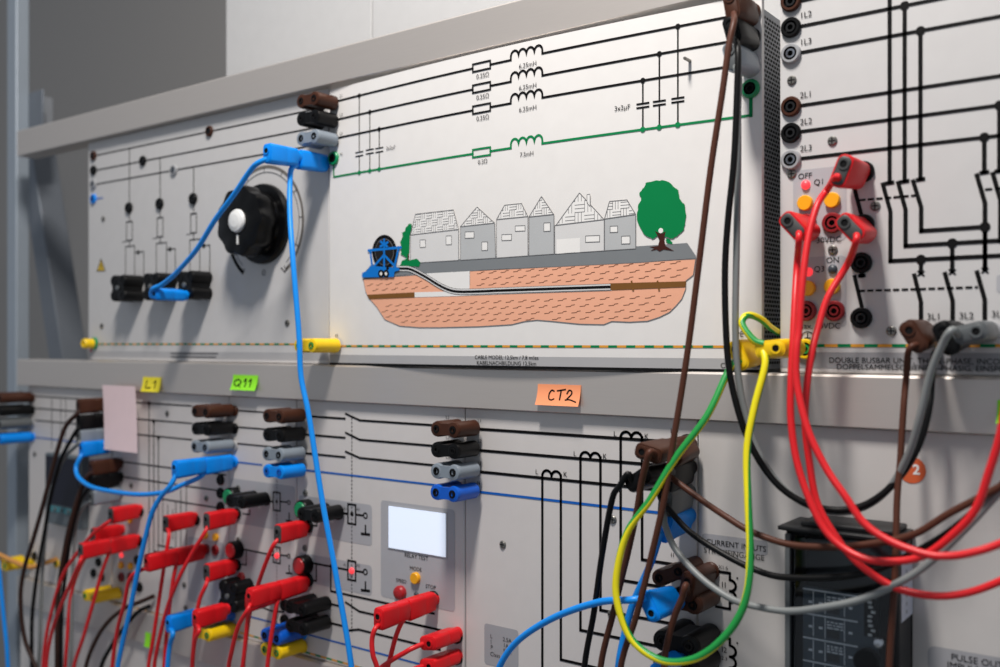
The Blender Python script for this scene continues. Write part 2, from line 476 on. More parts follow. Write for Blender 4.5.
cp.line([GR, (473, 0)], .0021, 'green_ink', flat=True); cp.line([(490.5, yg(490.5)), (511, 0)], .0021, 'green_ink', flat=True); cp.line([(542.5, yg(542.5)), (751, 0)], .0021, 'green_ink', flat=True)
cp.rect((473, yg(473) - 4.0), (490.5, yg(490.5) + 3.6), .0018, 'green_ink'); cp.coil((511, yg(511)), (542.5, yg(542.5)), .0021, 'green_ink')
cp.line([(751, yg(751)), (751, 90)], .0030, 'green_ink')
cp.text('0.3Ω', (483, yg(483) + 9.5), .0060, 'fine_ink'); cp.text('7.5mH', (527, yg(527) + 8.5), .0058, 'fine_ink')
def cap(x, y0, y1, yc, hw, w):
    cp.line([(x, y0), (x, yc - 1.7)], w); cp.line([(x, yc + 1.7), (x, y1)], w)
    for s in (-1.9, 1.9):
        a = cp.pt((x - hw, yc + s)); c = cp.pt((x + hw, yc + s)); c.z = a.z = cp.pt((x, yc + s)).z; cp.seg(a, c, w * 1.15, 'ink')
    cp.dot((x, y0), .0024); cp.dot((x, y1), .0024, 'green_ink', 3)
yl = cp.yat
for x, p, yc in ((359.5, L1, 154), (370, L2, 151.5), (379.5, L3, 150)): cap(x, yl(p, x), yg(x), yc, 3.5, .0012)
for x, p, yc in ((643, L3, 105.5), (659.5, L2, 103), (678, L1, 100)): cap(x, yl(p, x), yg(x), yc, 5.6, .0014)
cp.text('3x2µF', (622.5, 108), .0062, 'ink'); cp.text('3x2µF', (391, 148), .0056, 'fine_ink')
for i, (x, y) in enumerate(((341.5, 96), (341.5, 115), (341.5, 134), (341.5, 154.5))): cp.text(['L1', 'L2', 'L3', 'N'][i], (x, y), .0050, 'fine_ink')
# printed landscape
SOIL = [(363.5,279),(417,275),(431,283),(470,285),(470,271),(560,266.5),(640,262.5),(696,258.5),(693.5,275),(686,281),(686,289),(682,299),(676,306),(670,312),(660,317),(648,321),(630,322),(612,321.3),(604,324.5),(580,324),(550,321),(537,320),(524,321.5),(512,324.5),(480,326.5),(440,327.5),(420,327.5),(400,326),(385,319.5),(377,307),(369,298),(366,292)]
land = MB()
cp.poly(SOIL, 'soil', 1, land); cp.outline(SOIL, .0006, 'print_outline', 2, land)
cp.poly([(364,278.5),(366,271),(372,264),(415,270.5),(418,262.5),(687.5,243),(696.3,256.2),(696,259.3),(470,271.3),(426,273.6),(431,277),(424,277.5),(416,273.5),(364,279.6)], 'road_grey', 2, land)
cp.poly([(426,273.5),(470,271.2),(470,289),(458,291),(444,285)], 'print_white', 3, land)
cp.poly([(415,292.3),(450,291.5),(500,289),(612,284.2),(612,290.7),(500,294.3),(460,296),(415,297.3)], 'print_white', 3, land)
cp.poly([(367.3,294.8),(415,292.3),(415,297.4),(369.5,299.2)], 'pipe_brown', 4, land)
cp.poly([(610,283.4),(686.5,281.3),(686,287),(610,290.2)], 'pipe_brown', 4, land)
for x in (632, 658): cp.line([(x, 281.6), (x + 1.5, 290)], .0016, 'pipe_brown', 5, mb=land)
CB = [(394,268.3),(403,268.6),(410,269),(418,272.5),(428,278),(438,284.3),(448,289.3),(458,291.6),(475,291.6),(500,290.6),(560,288.6),(611,286.9)]
cq = [cp.pt(p, 4) for p in CB]; cq = spline(cq, 5)
cp.ribbon([v - Vector((0, .00012, 0)) for v in cq], .0058, 'fine_ink', land, 0)
cp.ribbon([v - Vector((0, .00024, 0)) for v in cq], .0050, 'house_light', land, 0)
cp.ribbon([v - Vector((0, .00036, 0)) for v in cq], .0024, 'ink', land, 0)
soil_xz = [(cp.pt(p).x, cp.pt(p).z) for p in SOIL]
holes = [[(426,273.5),(470,271.2),(470,292),(612,284),(686,280),(686,290),(612,292),(500,296),(415,299),(367,300),(367,293),(415,291),(446,291),(440,287)]]
hole_xz = [[(cp.pt(p).x, cp.pt(p).z) for p in h] for h in holes]
z = cp.pt((500, 272)).z; r = 0
zb = cp.pt((500, 330)).z
while z > zb:
    x = soil_xz[0][0] + (.006 if r % 2 else 0)
    while x < cp.pt((698, 270)).x:
        pts = [(x, z - .0006), (x + .0052, z - .0003), (x + .0062, z + .0008), (x + .0096, z + .0011)]
        if all(in_poly(q, soil_xz) and not any(in_poly(q, h) for h in hole_xz) for q in pts + [(x + .010, z + .0018), (x - .001, z - .0018)]):
            vv = [Vector((q[0], cp.lay(2), q[1])) for q in pts]
            cp.ribbon(vv, .0006, 'soil_mark', land, 0)
        x += .0146
    z -= .0057; r += 1
def house(roof, wall, wm, wins, hatch):
    cp.poly(wall, wm, 3, land); cp.outline(wall, .0006, 'print_outline', 4, land)
    cp.poly(roof, 'print_white', 4, land); cp.outline(roof, .0008, 'print_outline', 5, land)
    rx = [(cp.pt(p).x, cp.pt(p).z) for p in roof]; x0, x1 = min(p[0] for p in rx), max(p[0] for p in rx); z0, z1 = min(p[1] for p in rx), max(p[1] for p in rx)
    s = hatch; i = 0; x = x0
    while x < x1:
        zz = z0; j = 0
        while zz < z1:
            for k in range(3):
                if (i + j) % 2: a, c = (x, zz + k * s / 3), (x + s, zz + k * s / 3)
                else: a, c = (x + k * s / 3, zz), (x + k * s / 3, zz + s)
                n = 6; ok = [in_poly((a[0] + (c[0]-a[0]) * q / n, a[1] + (c[1]-a[1]) * q / n), rx) for q in range(n + 1)]
                if any(ok):
                    f = ok.index(True) / n; l = (n - ok[::-1].index(True)) / n
                    if l > f: cp.seg(Vector((a[0] + (c[0]-a[0]) * f, cp.lay(5), a[1] + (c[1]-a[1]) * f)), Vector((a[0] + (c[0]-a[0]) * l, cp.lay(5), a[1] + (c[1]-a[1]) * l)), .0005, 'print_outline', 5, land)
            zz += s; j += 1
        x += s; i += 1
    for q in wins:
        if len(q) == 4:
            x0, y0, x1, y1 = q; pp = [(x0, y0), (x1, y0 - (x1 - x0) * .04), (x1, y1 - (x1 - x0) * .04), (x0, y1)]
            cp.poly(pp, 'print_white', 4, land); cp.outline(pp, .0006, 'print_outline', 5, land)
house([(416,214.3),(454,210),(459,229.5),(411,235)], [(411,235),(459,229.5),(459,260.3),(411,263.3)], 'house_light', [(420.5,240,426,247.5),(446.5,236,452,244.8)], .0075)
house([(477.5,207),(495,223),(461,226.7)], [(461,226.7),(495,223),(496,258),(461,260.2)], 'house_grey', [(465.5,232,474.5,238.3),(482.3,242,488,250.5)], .0072)
house([(497,219.6),(505,205.3),(522,203.6),(528.3,216.5)], [(497,219.6),(528.3,216.5),(528.3,255.8),(497,258)], 'house_light', [(515.7,226,525.5,231.3),(502.3,234.7,512,240.6)], .0078)
house([(542,196.5),(554,214.4),(529.5,217)], [(529.5,217),(554.3,214.4),(554.3,254),(529.3,255.7)], 'house_grey', [(544.3,223,550.7,231.4)], .0072)
house([(580,193),(604.5,219.6),(556.5,225.3)], [(555.2,225.5),(604.5,219.6),(604.5,250.8),(555.2,254)], 'house_light', [(586,236,600,242.3)], .0100)
house([(610,201.5),(627.5,200),(636,214.5),(605,219)], [(605,219),(636,214.7),(636,248.7),(605,250.7)], 'house_grey', [(610.6,226.3,618,232.5),(622,236.3,630.4,244)], .0080)
cp.poly([(557,239.5),(580.5,238),(580.5,252.2),(557,253.8)], 'print_white', 4, land)
cp.poly([(587.5,194.7),(590.6,194.2),(590.6,206.5),(587.5,203)], 'print_white', 5, land); cp.outline([(587.5,194.7),(590.6,194.2),(590.6,206.5),(587.5,203)], .0005, 'print_outline', 6, land)
CR = [(585,65),(620,56),(660,53),(690,72),(715,95),(720,128),(737,148),(746,180),(741,220),(738,248),(715,275),(690,287),(662,278),(640,272),(610,288),(582,273),(560,238),(549,203),(553,160),(568,128),(557,108),(572,88)]
CR = [(500 + x / 4, 167 + y / 4) for x, y in CR]
def bumpy(pts, n, amp):
    out = []
    for i in range(len(pts)):
        a, c = pts[i], pts[(i+1) % len(pts)]
        for k in range(n):
            t = k / n; out.append((a[0] + (c[0]-a[0]) * t + random.uniform(-amp, amp), a[1] + (c[1]-a[1]) * t + random.uniform(-amp, amp)))
    return out
cp.poly(bumpy(CR, 4, .55), 'leaf_green', 4, land)
cp.poly([(500 + x/4, 167 + y/4) for x, y in [(668,285),(680,290),(692,303),(690,309),(672,306),(664,296)]], 'leaf_green', 4, land)
cp.poly([(500 + x/4, 167 + y/4) for x, y in [(622,256),(640,266),(652,266),(664,258),(658,290),(664,316),(680,326),(698,336),(672,332),(655,330),(640,338),(628,330),(603,336),(620,325),(598,320),(634,316),(640,292)]], 'bark', 5, land)
cp.dot((661.3, 230.7), .0022, 'print_white', 6, land)
cp.poly(bumpy([(250 + x/4, 167 + y/4) for x, y in [(650,230),(637,227),(626,240),(622,256),(610,262),(612,280),(602,300),(608,322),(604,350),(632,366),(640,330),(642,270)]], 3, .4), 'leaf_green', 4, land)
cp.poly(bumpy([(250 + x/4, 167 + y/4) for x, y in [(600,398),(612,374),(632,366),(644,374),(668,366),(684,382),(678,398)]], 3, .4), 'leaf_green', 5, land)
cp.line([(408.8, 255), (408.8, 260)], .0016, 'bark', 5, mb=land)
def ell(c, rx, ry, m, k, n=28):
    cp.poly([(c[0] + rx * math.cos(2*math.pi*i/n), c[1] + ry * math.sin(2*math.pi*i/n)) for i in range(n)], m, k, land)
ell((385, 252), 12.2, 17.2, 'ink', 5); ell((385, 252), 9.4, 13.4, 'print_outline', 6); ell((385, 252), 9.0, 12.8, 'reel_dark', 7)
Z6 = lambda x, y: (250 + x / 4, 167 + y / 4)
for kk, (a, c) in enumerate((((477,334),(606,322)),((484,334),(492,402)),((598,322),(580,405)),((540,292),(540,425)),((540,352),(496,402)),((540,352),(588,402)),((526,318),(554,302)),((528,300),(552,318)))):
    cp.line([Z6(*a), Z6(*c)], .0026, 'trailer_blue', 8 + kk * .4, mb=land)
cp.poly([Z6(*p) for p in [(453,424),(470,416),(486,396),(600,404),(604,412),(582,420),(580,440),(452,442)]], 'trailer_blue', 12, land)
for x in (529, 549): ell(Z6(x, 427), 3.0, 3.9, 'ink', 13); ell(Z6(x, 427), 1.2, 1.7, 'print_white', 14)
cp.dot(Z6(555, 404), .0022, 'ink', 13, land)
land.build('landscape_print', cp.root, smooth=0, fix=False)
cp.strip(0, .0108)
cp.dash((341, 346), (738, 347), .0088, 0.0, .0021, ['orange_ink', 'green_ink'])
cp.text('CABLE MODEL 12,5km / 7,8 miles', (506, 357.6), .0053); cp.text('KABELNACHBILDUNG 12,5km', (506, 363.4), .0053)
cp.text('CO3301-3CA', (741, 366), .0060); cp.text('PE', (740, 334.5), .0066); cp.text('PE', (337, 336), .0050, 'fine_ink')
for c, p in (('black', (334, 103)), ('black', (334, 121)), ('black', (334, 140)), ('green', (334.5, 158.5)), ('yellow', (335, 346)), ('brown', (752, 13)), ('black', (752, 38)), ('grey', (752, 63)), ('green', (751, 89)), ('yellow', (751, 348))): cp.jack(c, p, 1.0, 2.2 if c == 'black' and p[0] < 340 else 1.0)
b = MB(); q = cp.pt((690, 61)); b.lathe([(.0014, .001), (.0014, -.010), (.0010, -.011), (.0001, -.011)], (q.x, CABLE_Y - cp.bul(q.x), q.z), 'screw_steel', 12); b.build('pin', cp.root)
b = MB(); b.box((cp.x0, CABLE_Y - .0003, cp.lo - .0004), (cp.x1, CABLE_Y + .003, cp.lo + .0020), 'hole_black'); b.build('lower_gap_shade', cp.root)  # black strip standing in for the shade in the gap above the rail
# perforated housing behind the sheet
b = MB(); hz1 = P(766, 8, .012).z
b.box((cp.x0 + .004, .0112, cp.lo + .002), (cp.x1 - .0010, .094, hz1), 'dark_sheet')
zz = cp.lo + .006; i = 0
while zz < hz1 - .006:
    for k in range(16):
        y = .0126 + k * .0056 + (.0028 if i % 2 else 0)
        if y + .0040 < .092: b.add([(cp.x1 - .0009, y, zz), (cp.x1 - .0009, y + .0040, zz), (cp.x1 - .0009, y + .0040, zz + .0022), (cp.x1 - .0009, y, zz + .0022)], [[0, 1, 2, 3]], 'hole_black')
    zz += .0036; i += 1
b.build('perforated_housing', cp.root, smooth=0, fix=False)
cp.finish(); cp.warp()

# ================================================================== 2 knob panel on the left
lp = Panel('load_panel', 'light grey panel with a big black rotary knob and dial at the upper left', 88, 329.5, MID_HI, TOP_LO, LEFT_Y, 'grey_laminate')
vy = lambda p, x: HZ + (p[1] - HZ) * (x + 796) / (p[0] + 796)
for p in ((96, 155.5), (96, 170.3), (96, 184.3)): lp.line([p, (328, 0)], .0017, flat=True)
lp.line([(96, 199), (103, 0)], .0017, 'blue_ink', flat=True)
A, B_, C_ = (96, 155.5), (96, 170.3), (96, 184.3)
for x, p in ((131, A), (162, B_), (195, C_)):
    pass
cols = [(129.6, 148, 208, 222, 240, 246.7, 125.7, 134.8, 144, 252.5, A), (160.3, 156, 204, 218, 236.5, 243.5, 156.5, 166.7, 175.5, 249.5, B_), (193.8, 166, 199, 214, 232.5, 240, 190, 200, 210, 246, C_)]
for x, yt, yk, r0, r1, yb, xa_, xb_, xc_, yd, p in cols:
    lp.line([(x, vy(p, x)), (x, yk)], .0015); lp.line([(x, yk), (x, r0)], .0015); lp.line([(x, r1), (x, yb)], .0015)
    lp.rect((x - 2.9, r0), (x + 2.9, r1), .0014)
    lp.square([(xa_, 279), (xa_, yb), (xb_, yb), (xb_, 279)], .0013); lp.square([(xb_, yd), (xc_, yd), (xc_, 279)], .0013); lp.dot(((xb_ + xc_) / 2 - 1, yd - .3), .0030)
    lp.line([(x - 7, r1 + 2), (x - 3, r1 + 1.5)], .0010, 'fine_ink')
    lp.jack('black', (x, yk), .98)
for c, p in (('brown', (94, 156)), ('black', (94, 170.5)), ('grey', (94, 184.5)), ('blue', (94, 199)), ('brown', (210, vy(A, 210))), ('black', (143.5, vy(B_, 143.5))), ('grey', (174.5, vy(C_, 174.5)))): lp.jack(c, p, .88)
for p in ((103.5, 219), (102, 326), (287.5, 323)): lp.screw(p)
tri = [(96.7, 271.4), (105.7, 271.2), (101.3, 258)]
lp.poly(tri, 'ink', 1); lp.poly([(97.6, 270.6), (104.9, 270.4), (101.3, 260)], 'warning_yellow', 2); lp.line([(101.3, 263), (101.3, 267)], .0014, 'ink', 3); lp.dot((101.3, 269), .0008, 'ink', 3)
KC = (264.3, 224.2)
lp.ring(KC, .0680, .0036, 'knob_ring', 1, -55, 205); lp.ring(KC, .0680, .0050, 'ink', 1, 200, 236); lp.ring(KC, .0615, .0012, 'print_outline', 1, -50, 230)
for i in range(11):
    a = math.radians(235 - i * 29); c = lp.pt(KC, 1)
    lp.seg(c + Vector((math.cos(a), 0, math.sin(a))) * .0625, c + Vector((math.cos(a), 0, math.sin(a))) * .0675, .0011, 'fine_ink')
lp.text('Ω', (264, 273), .0090, 'fine_ink')
lp.line([(281.5, 268), (285, 272), (288, 266)], .0016, 'fine_ink', 1)
lp.rrect((90, 345.5), (92, 352), 'red_button', 1, .0005)
lp.strip(.0036, .0126)
lp.dash((97, 344.1), (328, 345.5), .0088, 0, .0019, ['orange_ink', 'green_ink'])
random.seed(3)
for yy_, n in ((353.4, 14), (356.9, 13)):
    x = 171.5
    while x < 216:
        wd = random.uniform(1.6, 4.0); lp.line([(x, yy_ + (x - 171) * .006), (x + wd, 0)], .0026, 'print_outline', 1, flat=True); x += wd + .9
# knob
kb = lp.pt(KC); R0 = .0475
b = MB(); b.lathe([(R0, -.0002), (R0, -.0050), (R0 * .97, -.0075), (.0380, -.0085), (.0001, -.0085)], (kb.x, LEFT_Y, kb.z), 'knob_black', 48); kroot = b.build('rotary_knob', lp.root)
b = MB(); rings = []
for y, rr, lob in ((-.008, .0375, .0), (-.012, .0368, .0008), (-.017, .0395, .0016), (-.033, .0402, .0018), (-.0375, .0388, .0017), (-.0385, .037, .0014), (-.0386, .016, 0)):
    rings.append([(kb.x + (rr + lob * math.cos(9 * a)) * math.cos(a), LEFT_Y + y, kb.z + (rr + lob * math.cos(9 * a)) * math.sin(a)) for a in [2*math.pi*k/108 for k in range(108)]])
b.loft(rings, 'knob_black'); b.build('grip', kroot)
b = MB(); b.lathe([(.0135, -.0380), (.0135, -.0405), (.0122, -.0425), (.0075, -.0440), (.0001, -.0445)], (kb.x, LEFT_Y, kb.z), 'cap_white', 32); b.build('cap', kroot, label='white domed cap')
b = MB(); b.box((kb.x - .0012, LEFT_Y - .0395, kb.z - .027), (kb.x + .0012, LEFT_Y - .0382, kb.z - .016), 'cap_white'); b.build('pointer', kroot)
lp.finish()

# ================================================================== 3 double busbar panel
bp_ = Panel('busbar_panel', 'light grey double busbar panel with thick black switch diagram at upper right', 779, 1000, MID_HI, TOP_LO, BUS_Y, 'busbar_laminate', x1=XR - .04)
def by(p, x): return HZ + (p[1] - HZ) * (x + 796) / (p[0] + 796)
WL = .0030
for p in ((801, 1.0), (802, 26.2), (802, 52.5), (802, 105.5), (802, 131.5), (802, 158.5)): bp_.line([p, (1060, 0)], .0027, flat=True)
X1, X2, X3 = 889.7, 904.7, 920.5
bp_.line([(X1, -10), (X1, 182)], WL); bp_.line([(X2, 5), (X2, 181)], WL); bp_.line([(X3, 30), (X3, 179)], WL)
for x, y in ((X1, 183), (X2, 181.5), (X3, 179.5)): bp_.line([(x - 2.6, y + .4), (x + 2.6, y - .4)], .0030)
for x, y in ((X2, by((802, 26.2), X2)), (X3, by((802, 52.5), X3))): bp_.dot((x, y), .0034)
for xt, yt, x, yk, yb in ((883, 184.5, 890.5, 211.5, 261), (898.3, 183, 905.6, 209.5, 246), (913.3, 181.5, 921.2, 207, 231)): bp_.line([(xt, yt), (x, yk), (x, yb)], .0031)
bp_.line([(890.5, 261), (1060, 0)], .0031, flat=True); bp_.line([(905.6, 246), (1060, 0)], .0031, flat=True); bp_.line([(921.2, 231), (985, 0)], .0031, flat=True)
XA, XB = 984.3, 999.5
for x, p, y in ((XA, (802, 158.5), 172.5), (XB, (802, 131.5), 171)):
    bp_.line([(x, by(p, x)), (x, y)], WL); bp_.dot((x, by(p, x)), .0034); bp_.line([(x - 2.6, y + .4), (x + 2.6, y - .4)], .0030)
bp_.line([(977, 175.5), (985, 203), (985, 269)], .0031); bp_.line([(993, 174), (1000.5, 200), (1000.5, 241)], .0031)
for x, y0, y1 in ((921, by((890.5, 261), 921), 273), (952.3, by((905.6, 246), 952.3), 271.5), (985, by((921.2, 231), 985), 270)):
    bp_.dot((x, y0), .0036); bp_.line([(x, y0), (x, y1)], WL)
    for s in (-1, 1): bp_.line([(x - 2.7, y1 + 2.0 * s + .5), (x + 2.7, y1 - 2.0 * s + .5)], .0013)
for xt, yt, x, yk, yb in ((914.5, 275.5, 921, 302, 320), (945.2, 274, 952.7, 300.8, 319), (977.2, 272.5, 984.8, 299.5, 318)): bp_.line([(xt, yt), (x, yk), (x, yb)], .0031)
bp_.dash((859.5, 200.3), (915.5, 196), .0046, .0016, .0017, ['ink']); bp_.dash((985, 189.6), (1040, 187), .0046, .0016, .0017, ['ink']); bp_.dash((859, 291), (978, 287), .0046, .0016, .0017, ['ink'])
bp_.line([(854.5, 188.5), (862, 217), (862, 221)], .0030); bp_.line([(854.8, 277), (862, 307), (862, 316)], .0030); bp_.line([(862, 268), (862, 276)], .0030); bp_.line([(860, 276), (864, 275.7)], .0026)
bp_.rrect((793.3, 171), (846.5, 240), 'field_grey', 0); bp_.rrect((796, 258), (846.5, 327), 'field_grey', 0)
for s, p in (('1L2', (806, 15)), ('1L3', (806, 42)), ('2L1', (806.2, 95)), ('2L2', (806.3, 121.8)), ('2L3', (806.3, 148.5))): bp_.text(s, p, .0066)
for s, p in (('OFF', (805.3, 176.3)), ('Q1', (819.3, 182.3)), ('ON', (833, 260.3)), ('Q3', (819.5, 269.3)), ('30VDC', (829, 240)), ('max. 30VDC', (819, 326.3))): bp_.text(s, p, .0064)
for s, p in (('3L1', (934, 317)), ('3L2', (966.5, 316)), ('3L3', (999, 314.5))): bp_.text(s, p, .0066)
for c, p in (('brown', (791.5, 2)), ('black', (791.5, 28)), ('grey', (791.5, 54)), ('brown', (791.5, 107)), ('black', (791.5, 133.3)), ('grey', (791.5, 160)),
             ('red', (807, 224)), ('red', (833, 223)), ('black', (864, 172)), ('black', (864, 225)), ('black', (861.8, 263)), ('black', (861.8, 318)), ('red', (806.8, 311)), ('red', (835, 311)), ('yellow', (806, 349)),
             ('brown', (925, 334)), ('black', (957, 333)), ('grey', (989, 332))): bp_.jack(c, p, 1.04)
for p in ((792, 80.5), (832.6, 141), (875.5, 206), (833, 250), (792, 174), (891.5, 331)): bp_.screw(p)
bp_.led('lit', (806, 185)); bp_.led('lit', (808.5, 272)); bp_.led('dark', (833, 269.2))
for p in ((806, 203.3), (833, 200.5), (808.5, 288.3), (833, 286.6)): bp_.button(p)
bp_.ring((807.7, 337.6), .0047, .0007, 'ink'); bp_.line([(807.7, 333.5), (807.7, 338)], .0008)
for j, hw in ((338, 2.6), (339.6, 1.7), (341, .8)): bp_.line([(807.7 - hw, j), (807.7 + hw, j)], .0008)
bp_.dash((812, 345.6), (1060, 345.6), .0100, 0, .0024, ['green_ink', 'orange_ink'])
bp_.strip(.0030, .0162, 'busbar_caption')
bp_.text('DOUBLE BUSBAR UNIT, THREE-PHASE, INCOMING FEEDER', (829, 360.3), .0060, align='LEFT'); bp_.text('DOPPELSAMMELSCHIENE, 3-PHASIG, EINSPEISUNG', (836.5, 367), .0060, align='LEFT')
bp_.rrect((996.5, 275), (1020, 292), 'field_grey', 0, .002)
bp_.finish()

# ================================================================== lower row
mp_ = Panel('meter_panel', 'small blurred panel at the far lower left carrying a dark meter', 28.5, 112, LOW_HI, MID_LO, LOWER_Y, 'lower_laminate')
for y in (399, 411, 423): mp_.line([(33, y - 3), (111, 0)], .0017, flat=True)
mp_.line([(33, 437), (111, 0)], .0017, 'blue_ink', flat=True)
for x in (52, 61, 66): mp_.line([(x, 399), (x, 448)], .0013)
for c, p in (('brown', (33, 398)), ('black', (33, 410)), ('grey', (33, 423)), ('blue', (33, 437)), ('yellow', (33, 564)), ('black', (35, 556)), ('orange' if False else 'yellow', (57, 563))): mp_.jack(c, p, .85)
mp_.screw((35, 454))
b = MB(); a, c = mp_.pt((53, 452)), mp_.pt((89, 528)); b.box((a.x, LOWER_Y - .012, mp_.pt((47, 520)).z), (c.x, LOWER_Y, a.z), 'meter_grey'); mt = b.build('meter', mp_.root, bevel=.001)
b = MB(); z0 = mp_.pt((47, 500)).z; b.box((a.x + .004, LOWER_Y - .0132, z0), (c.x - .004, LOWER_Y - .012, a.z - .004), 'meter_dark'); b.build('display', mt)
b = MB(); b.box((a.x + .006, LOWER_Y - .0128, z0 - .011), (c.x - .006, LOWER_Y - .0121, z0 - .003), 'meter_teal'); b.build('key_strip', mt)
for k in range(5):
    b = MB(); x = a.x + .012 + k * (c.x - a.x - .024) / 4; b.lathe([(.0026, -.0124), (.0026, -.0145), (.0001, -.0148)], (x, LOWER_Y, z0 - .007), 'dark_grey_plastic', 14); b.build('key', mt)
mp_.finish()

sp = Panel('switch_panel', 'blurred lower panel with busbar lines behind the red leads, left of the note', 112, 229, LOW_HI, MID_LO, LOWER_Y, 'lower_laminate')
for y in (401, 417, 432): sp.line([(113, y), (192, 0)], .0018, flat=True)
for y in (461.5, 476.5): sp.line([(121, y), (226, 0)], .0018, flat=True)
sp.line([(160, 498.5), (226, 0)], .0018, flat=True)
for x, y in ((149.3, 402.5), (154, 420.5), (158.6, 437)): sp.line([(x, y), (x, 555)], .0018); sp.dot((x, y + .8), .0030)
for x, y in ((176, 501), (181, 490), (186.5, 480)): sp.line([(x, y), (x, 548)], .0015)
for x, yb in ((163, 548), (168, 543), (173, 539)): sp.line([(x, 500 + (x - 163)), (x, yb)], .0013)
sp.line([(158, 545), (176, 0)], .0018, flat=True); sp.line([(154, 551), (176, 0)], .0018, flat=True)
for s in ((167.5, 413.5), (131.5, 485.5), (206.5, 498.5), (184.5, 585), (186, 608)): sp.screw(s)
sp.rrect((188, 536), (224, 610), 'field_grey', 0); sp.rrect((113, 500), (140, 590), 'field_grey', 0)
for c, p in (('brown', (236 - 22, 409)), ('black', (213, 428)), ('grey', (213, 446)), ('brown', (119, 464)), ('black', (119, 478)), ('grey', (119, 494)),
             ('black', (221, 480)), ('black', (221, 493)), ('black', (221, 507)), ('black', (141, 511)), ('black', (140, 541)), ('red', (207, 549)), ('red', (216, 550)),
             ('black', (197, 520)), ('black', (138, 560)), ('red', (122, 577)), ('red', (131, 577)), ('black', (140, 587)), ('yellow', (119, 594)), ('black', (99, 562)), ('black', (94, 573)), ('black', (102, 577))): sp.jack(c, p, .85 if p[0] > 112 else .80) if p[0] > 112 else mp_.jack(c, p, .8)
sp.button((206, 535), .8); sp.button((216.5, 537), .8); sp.button((122, 565), .8); sp.button((131.5, 566), .8); sp.button((131, 520), .7)
sp.led('lit', (122, 555), 1.0)
sp.dash((114, 602), (226, 0), .0088, 0, .0019, ['orange_ink', 'green_ink'])
sp.finish()

np_ = Panel('narrow_panel', 'narrow lower panel with green and red buttons, left of the relay test screen', 229, 296.5, LOW_HI, MID_LO, LOWER_Y, 'lower_laminate')
for y in (410.5, 427, 443.5): np_.line([(238, y), (275, 0)], .0018, flat=True)
np_.line([(237, 462), (262, 0)], .0018, 'blue_ink', flat=True)
np_.rrect((230.5, 478), (295, 533), 'field_grey', 0); np_.rrect((230.5, 546), (295, 592), 'field_grey', 0)
np_.dash((277, 480), (277, 640), .0022, .0018, .0010, ['ink'])
def coilbox(pn, x, y0, y1, lit):
    pn.rect((x - 3.4, y0), (x + 3.4, y1), .0018); pn.line([(x + 3.4, (y0 + y1) / 2), (x + 10, (y0 + y1) / 2 + .6)], .0018); pn.ring((x + 12, (y0 + y1) / 2 + 1), .0022, .0014)
    pn.line([(x + 12.3, y1 + 2), (x + 12.3, y1 + 9.5)], .0018); pn.line([(x + 9.6, y1 + 9.6), (x + 15, y1 + 10)], .0022)
    if lit: pn.led('lit', (x + .3, (y0 + y1) / 2 + .6), .95)
    else: pn.dot((x, (y0 + y1) / 2), .0022)
coilbox(np_, 277, 492, 511, False); coilbox(np_, 277, 546.5, 563.5, True)
np_.line([(268, 501), (273.5, 0)], .0020, flat=True); np_.line([(240, 548.5), (273.5, 0)], .0020, flat=True)
np_.square([(243, 513.5), (250, 513.5), (250, 510)], .0018); np_.square([(246.5, 549.5), (246.5, 565), (242, 565)], .0018); np_.line([(240, 586), (264, 0)], .0018, flat=True)
np_.line([(252, 617), (295, 0)], .0018, 'blue_ink', flat=True); np_.dash((240, 632.5), (295, 0), .0088, 0, .0019, ['orange_ink', 'green_ink'])
np_.line([(262, 607), (272, 611), (284, 612)], .0018)
np_.bigbutton('green', (236, 495.5), .95); np_.bigbutton('red', (238.5, 549), .95)
for c, p in (('brown', (235, 411)), ('black', (235, 428.5)), ('grey', (234.5, 446)), ('blue', (235, 462)), ('black', (267, 500)), ('black', (238, 513.5)), ('black', (238, 565)), ('red', (241, 580)),
             ('brown', (285, 414.3)), ('black', (285, 433)), ('grey', (284, 452.5)), ('blue', (284.5, 471)), ('black', (253, 590)), ('blue', (232, 615)), ('yellow', (235, 629)), ('black', (285, 605)), ('black', (285, 620)), ('red', (242, 577.5))): np_.jack(c, p, .86)
for s in ((238.5, 488), (238.5, 540)): np_.screw(s)
np_.finish()

rt = Panel('relay_test_panel', 'lower panel with a glowing white relay test screen', 296.5, 465, LOW_HI, MID_LO, LOWER_Y, 'lower_laminate')
for (xs, ys), (xe, ye), bl in (((311, 416.4), (345, 0), [(346, 413.8), (360, 420.3), (440, 0)]), ((307, 434.6), (345, 0), [(346, 432.8), (360, 439.7), (440, 0)]), ((305, 453.2), (345, 0), [(346, 451.7), (360, 457.9), (440, 0)])):
    rt.line([(xs, ys), (345, 0)], .0024, flat=True)
    rt.line(bl[:2], .0024); rt.line([bl[1], bl[2]], .0024, flat=True)
rt.line([(305, 470), (464, 0)], .0021, 'blue_ink', flat=True)
rt.dash((352, 418), (352, 632), .0024, .0018, .0013, ['ink'])
rt.rrect((299, 495), (372, 546), 'field_grey', 0); rt.rrect((299, 552), (372, 596), 'field_grey', 0); rt.rrect((381, 500), (455, 612), 'field_grey', 0)
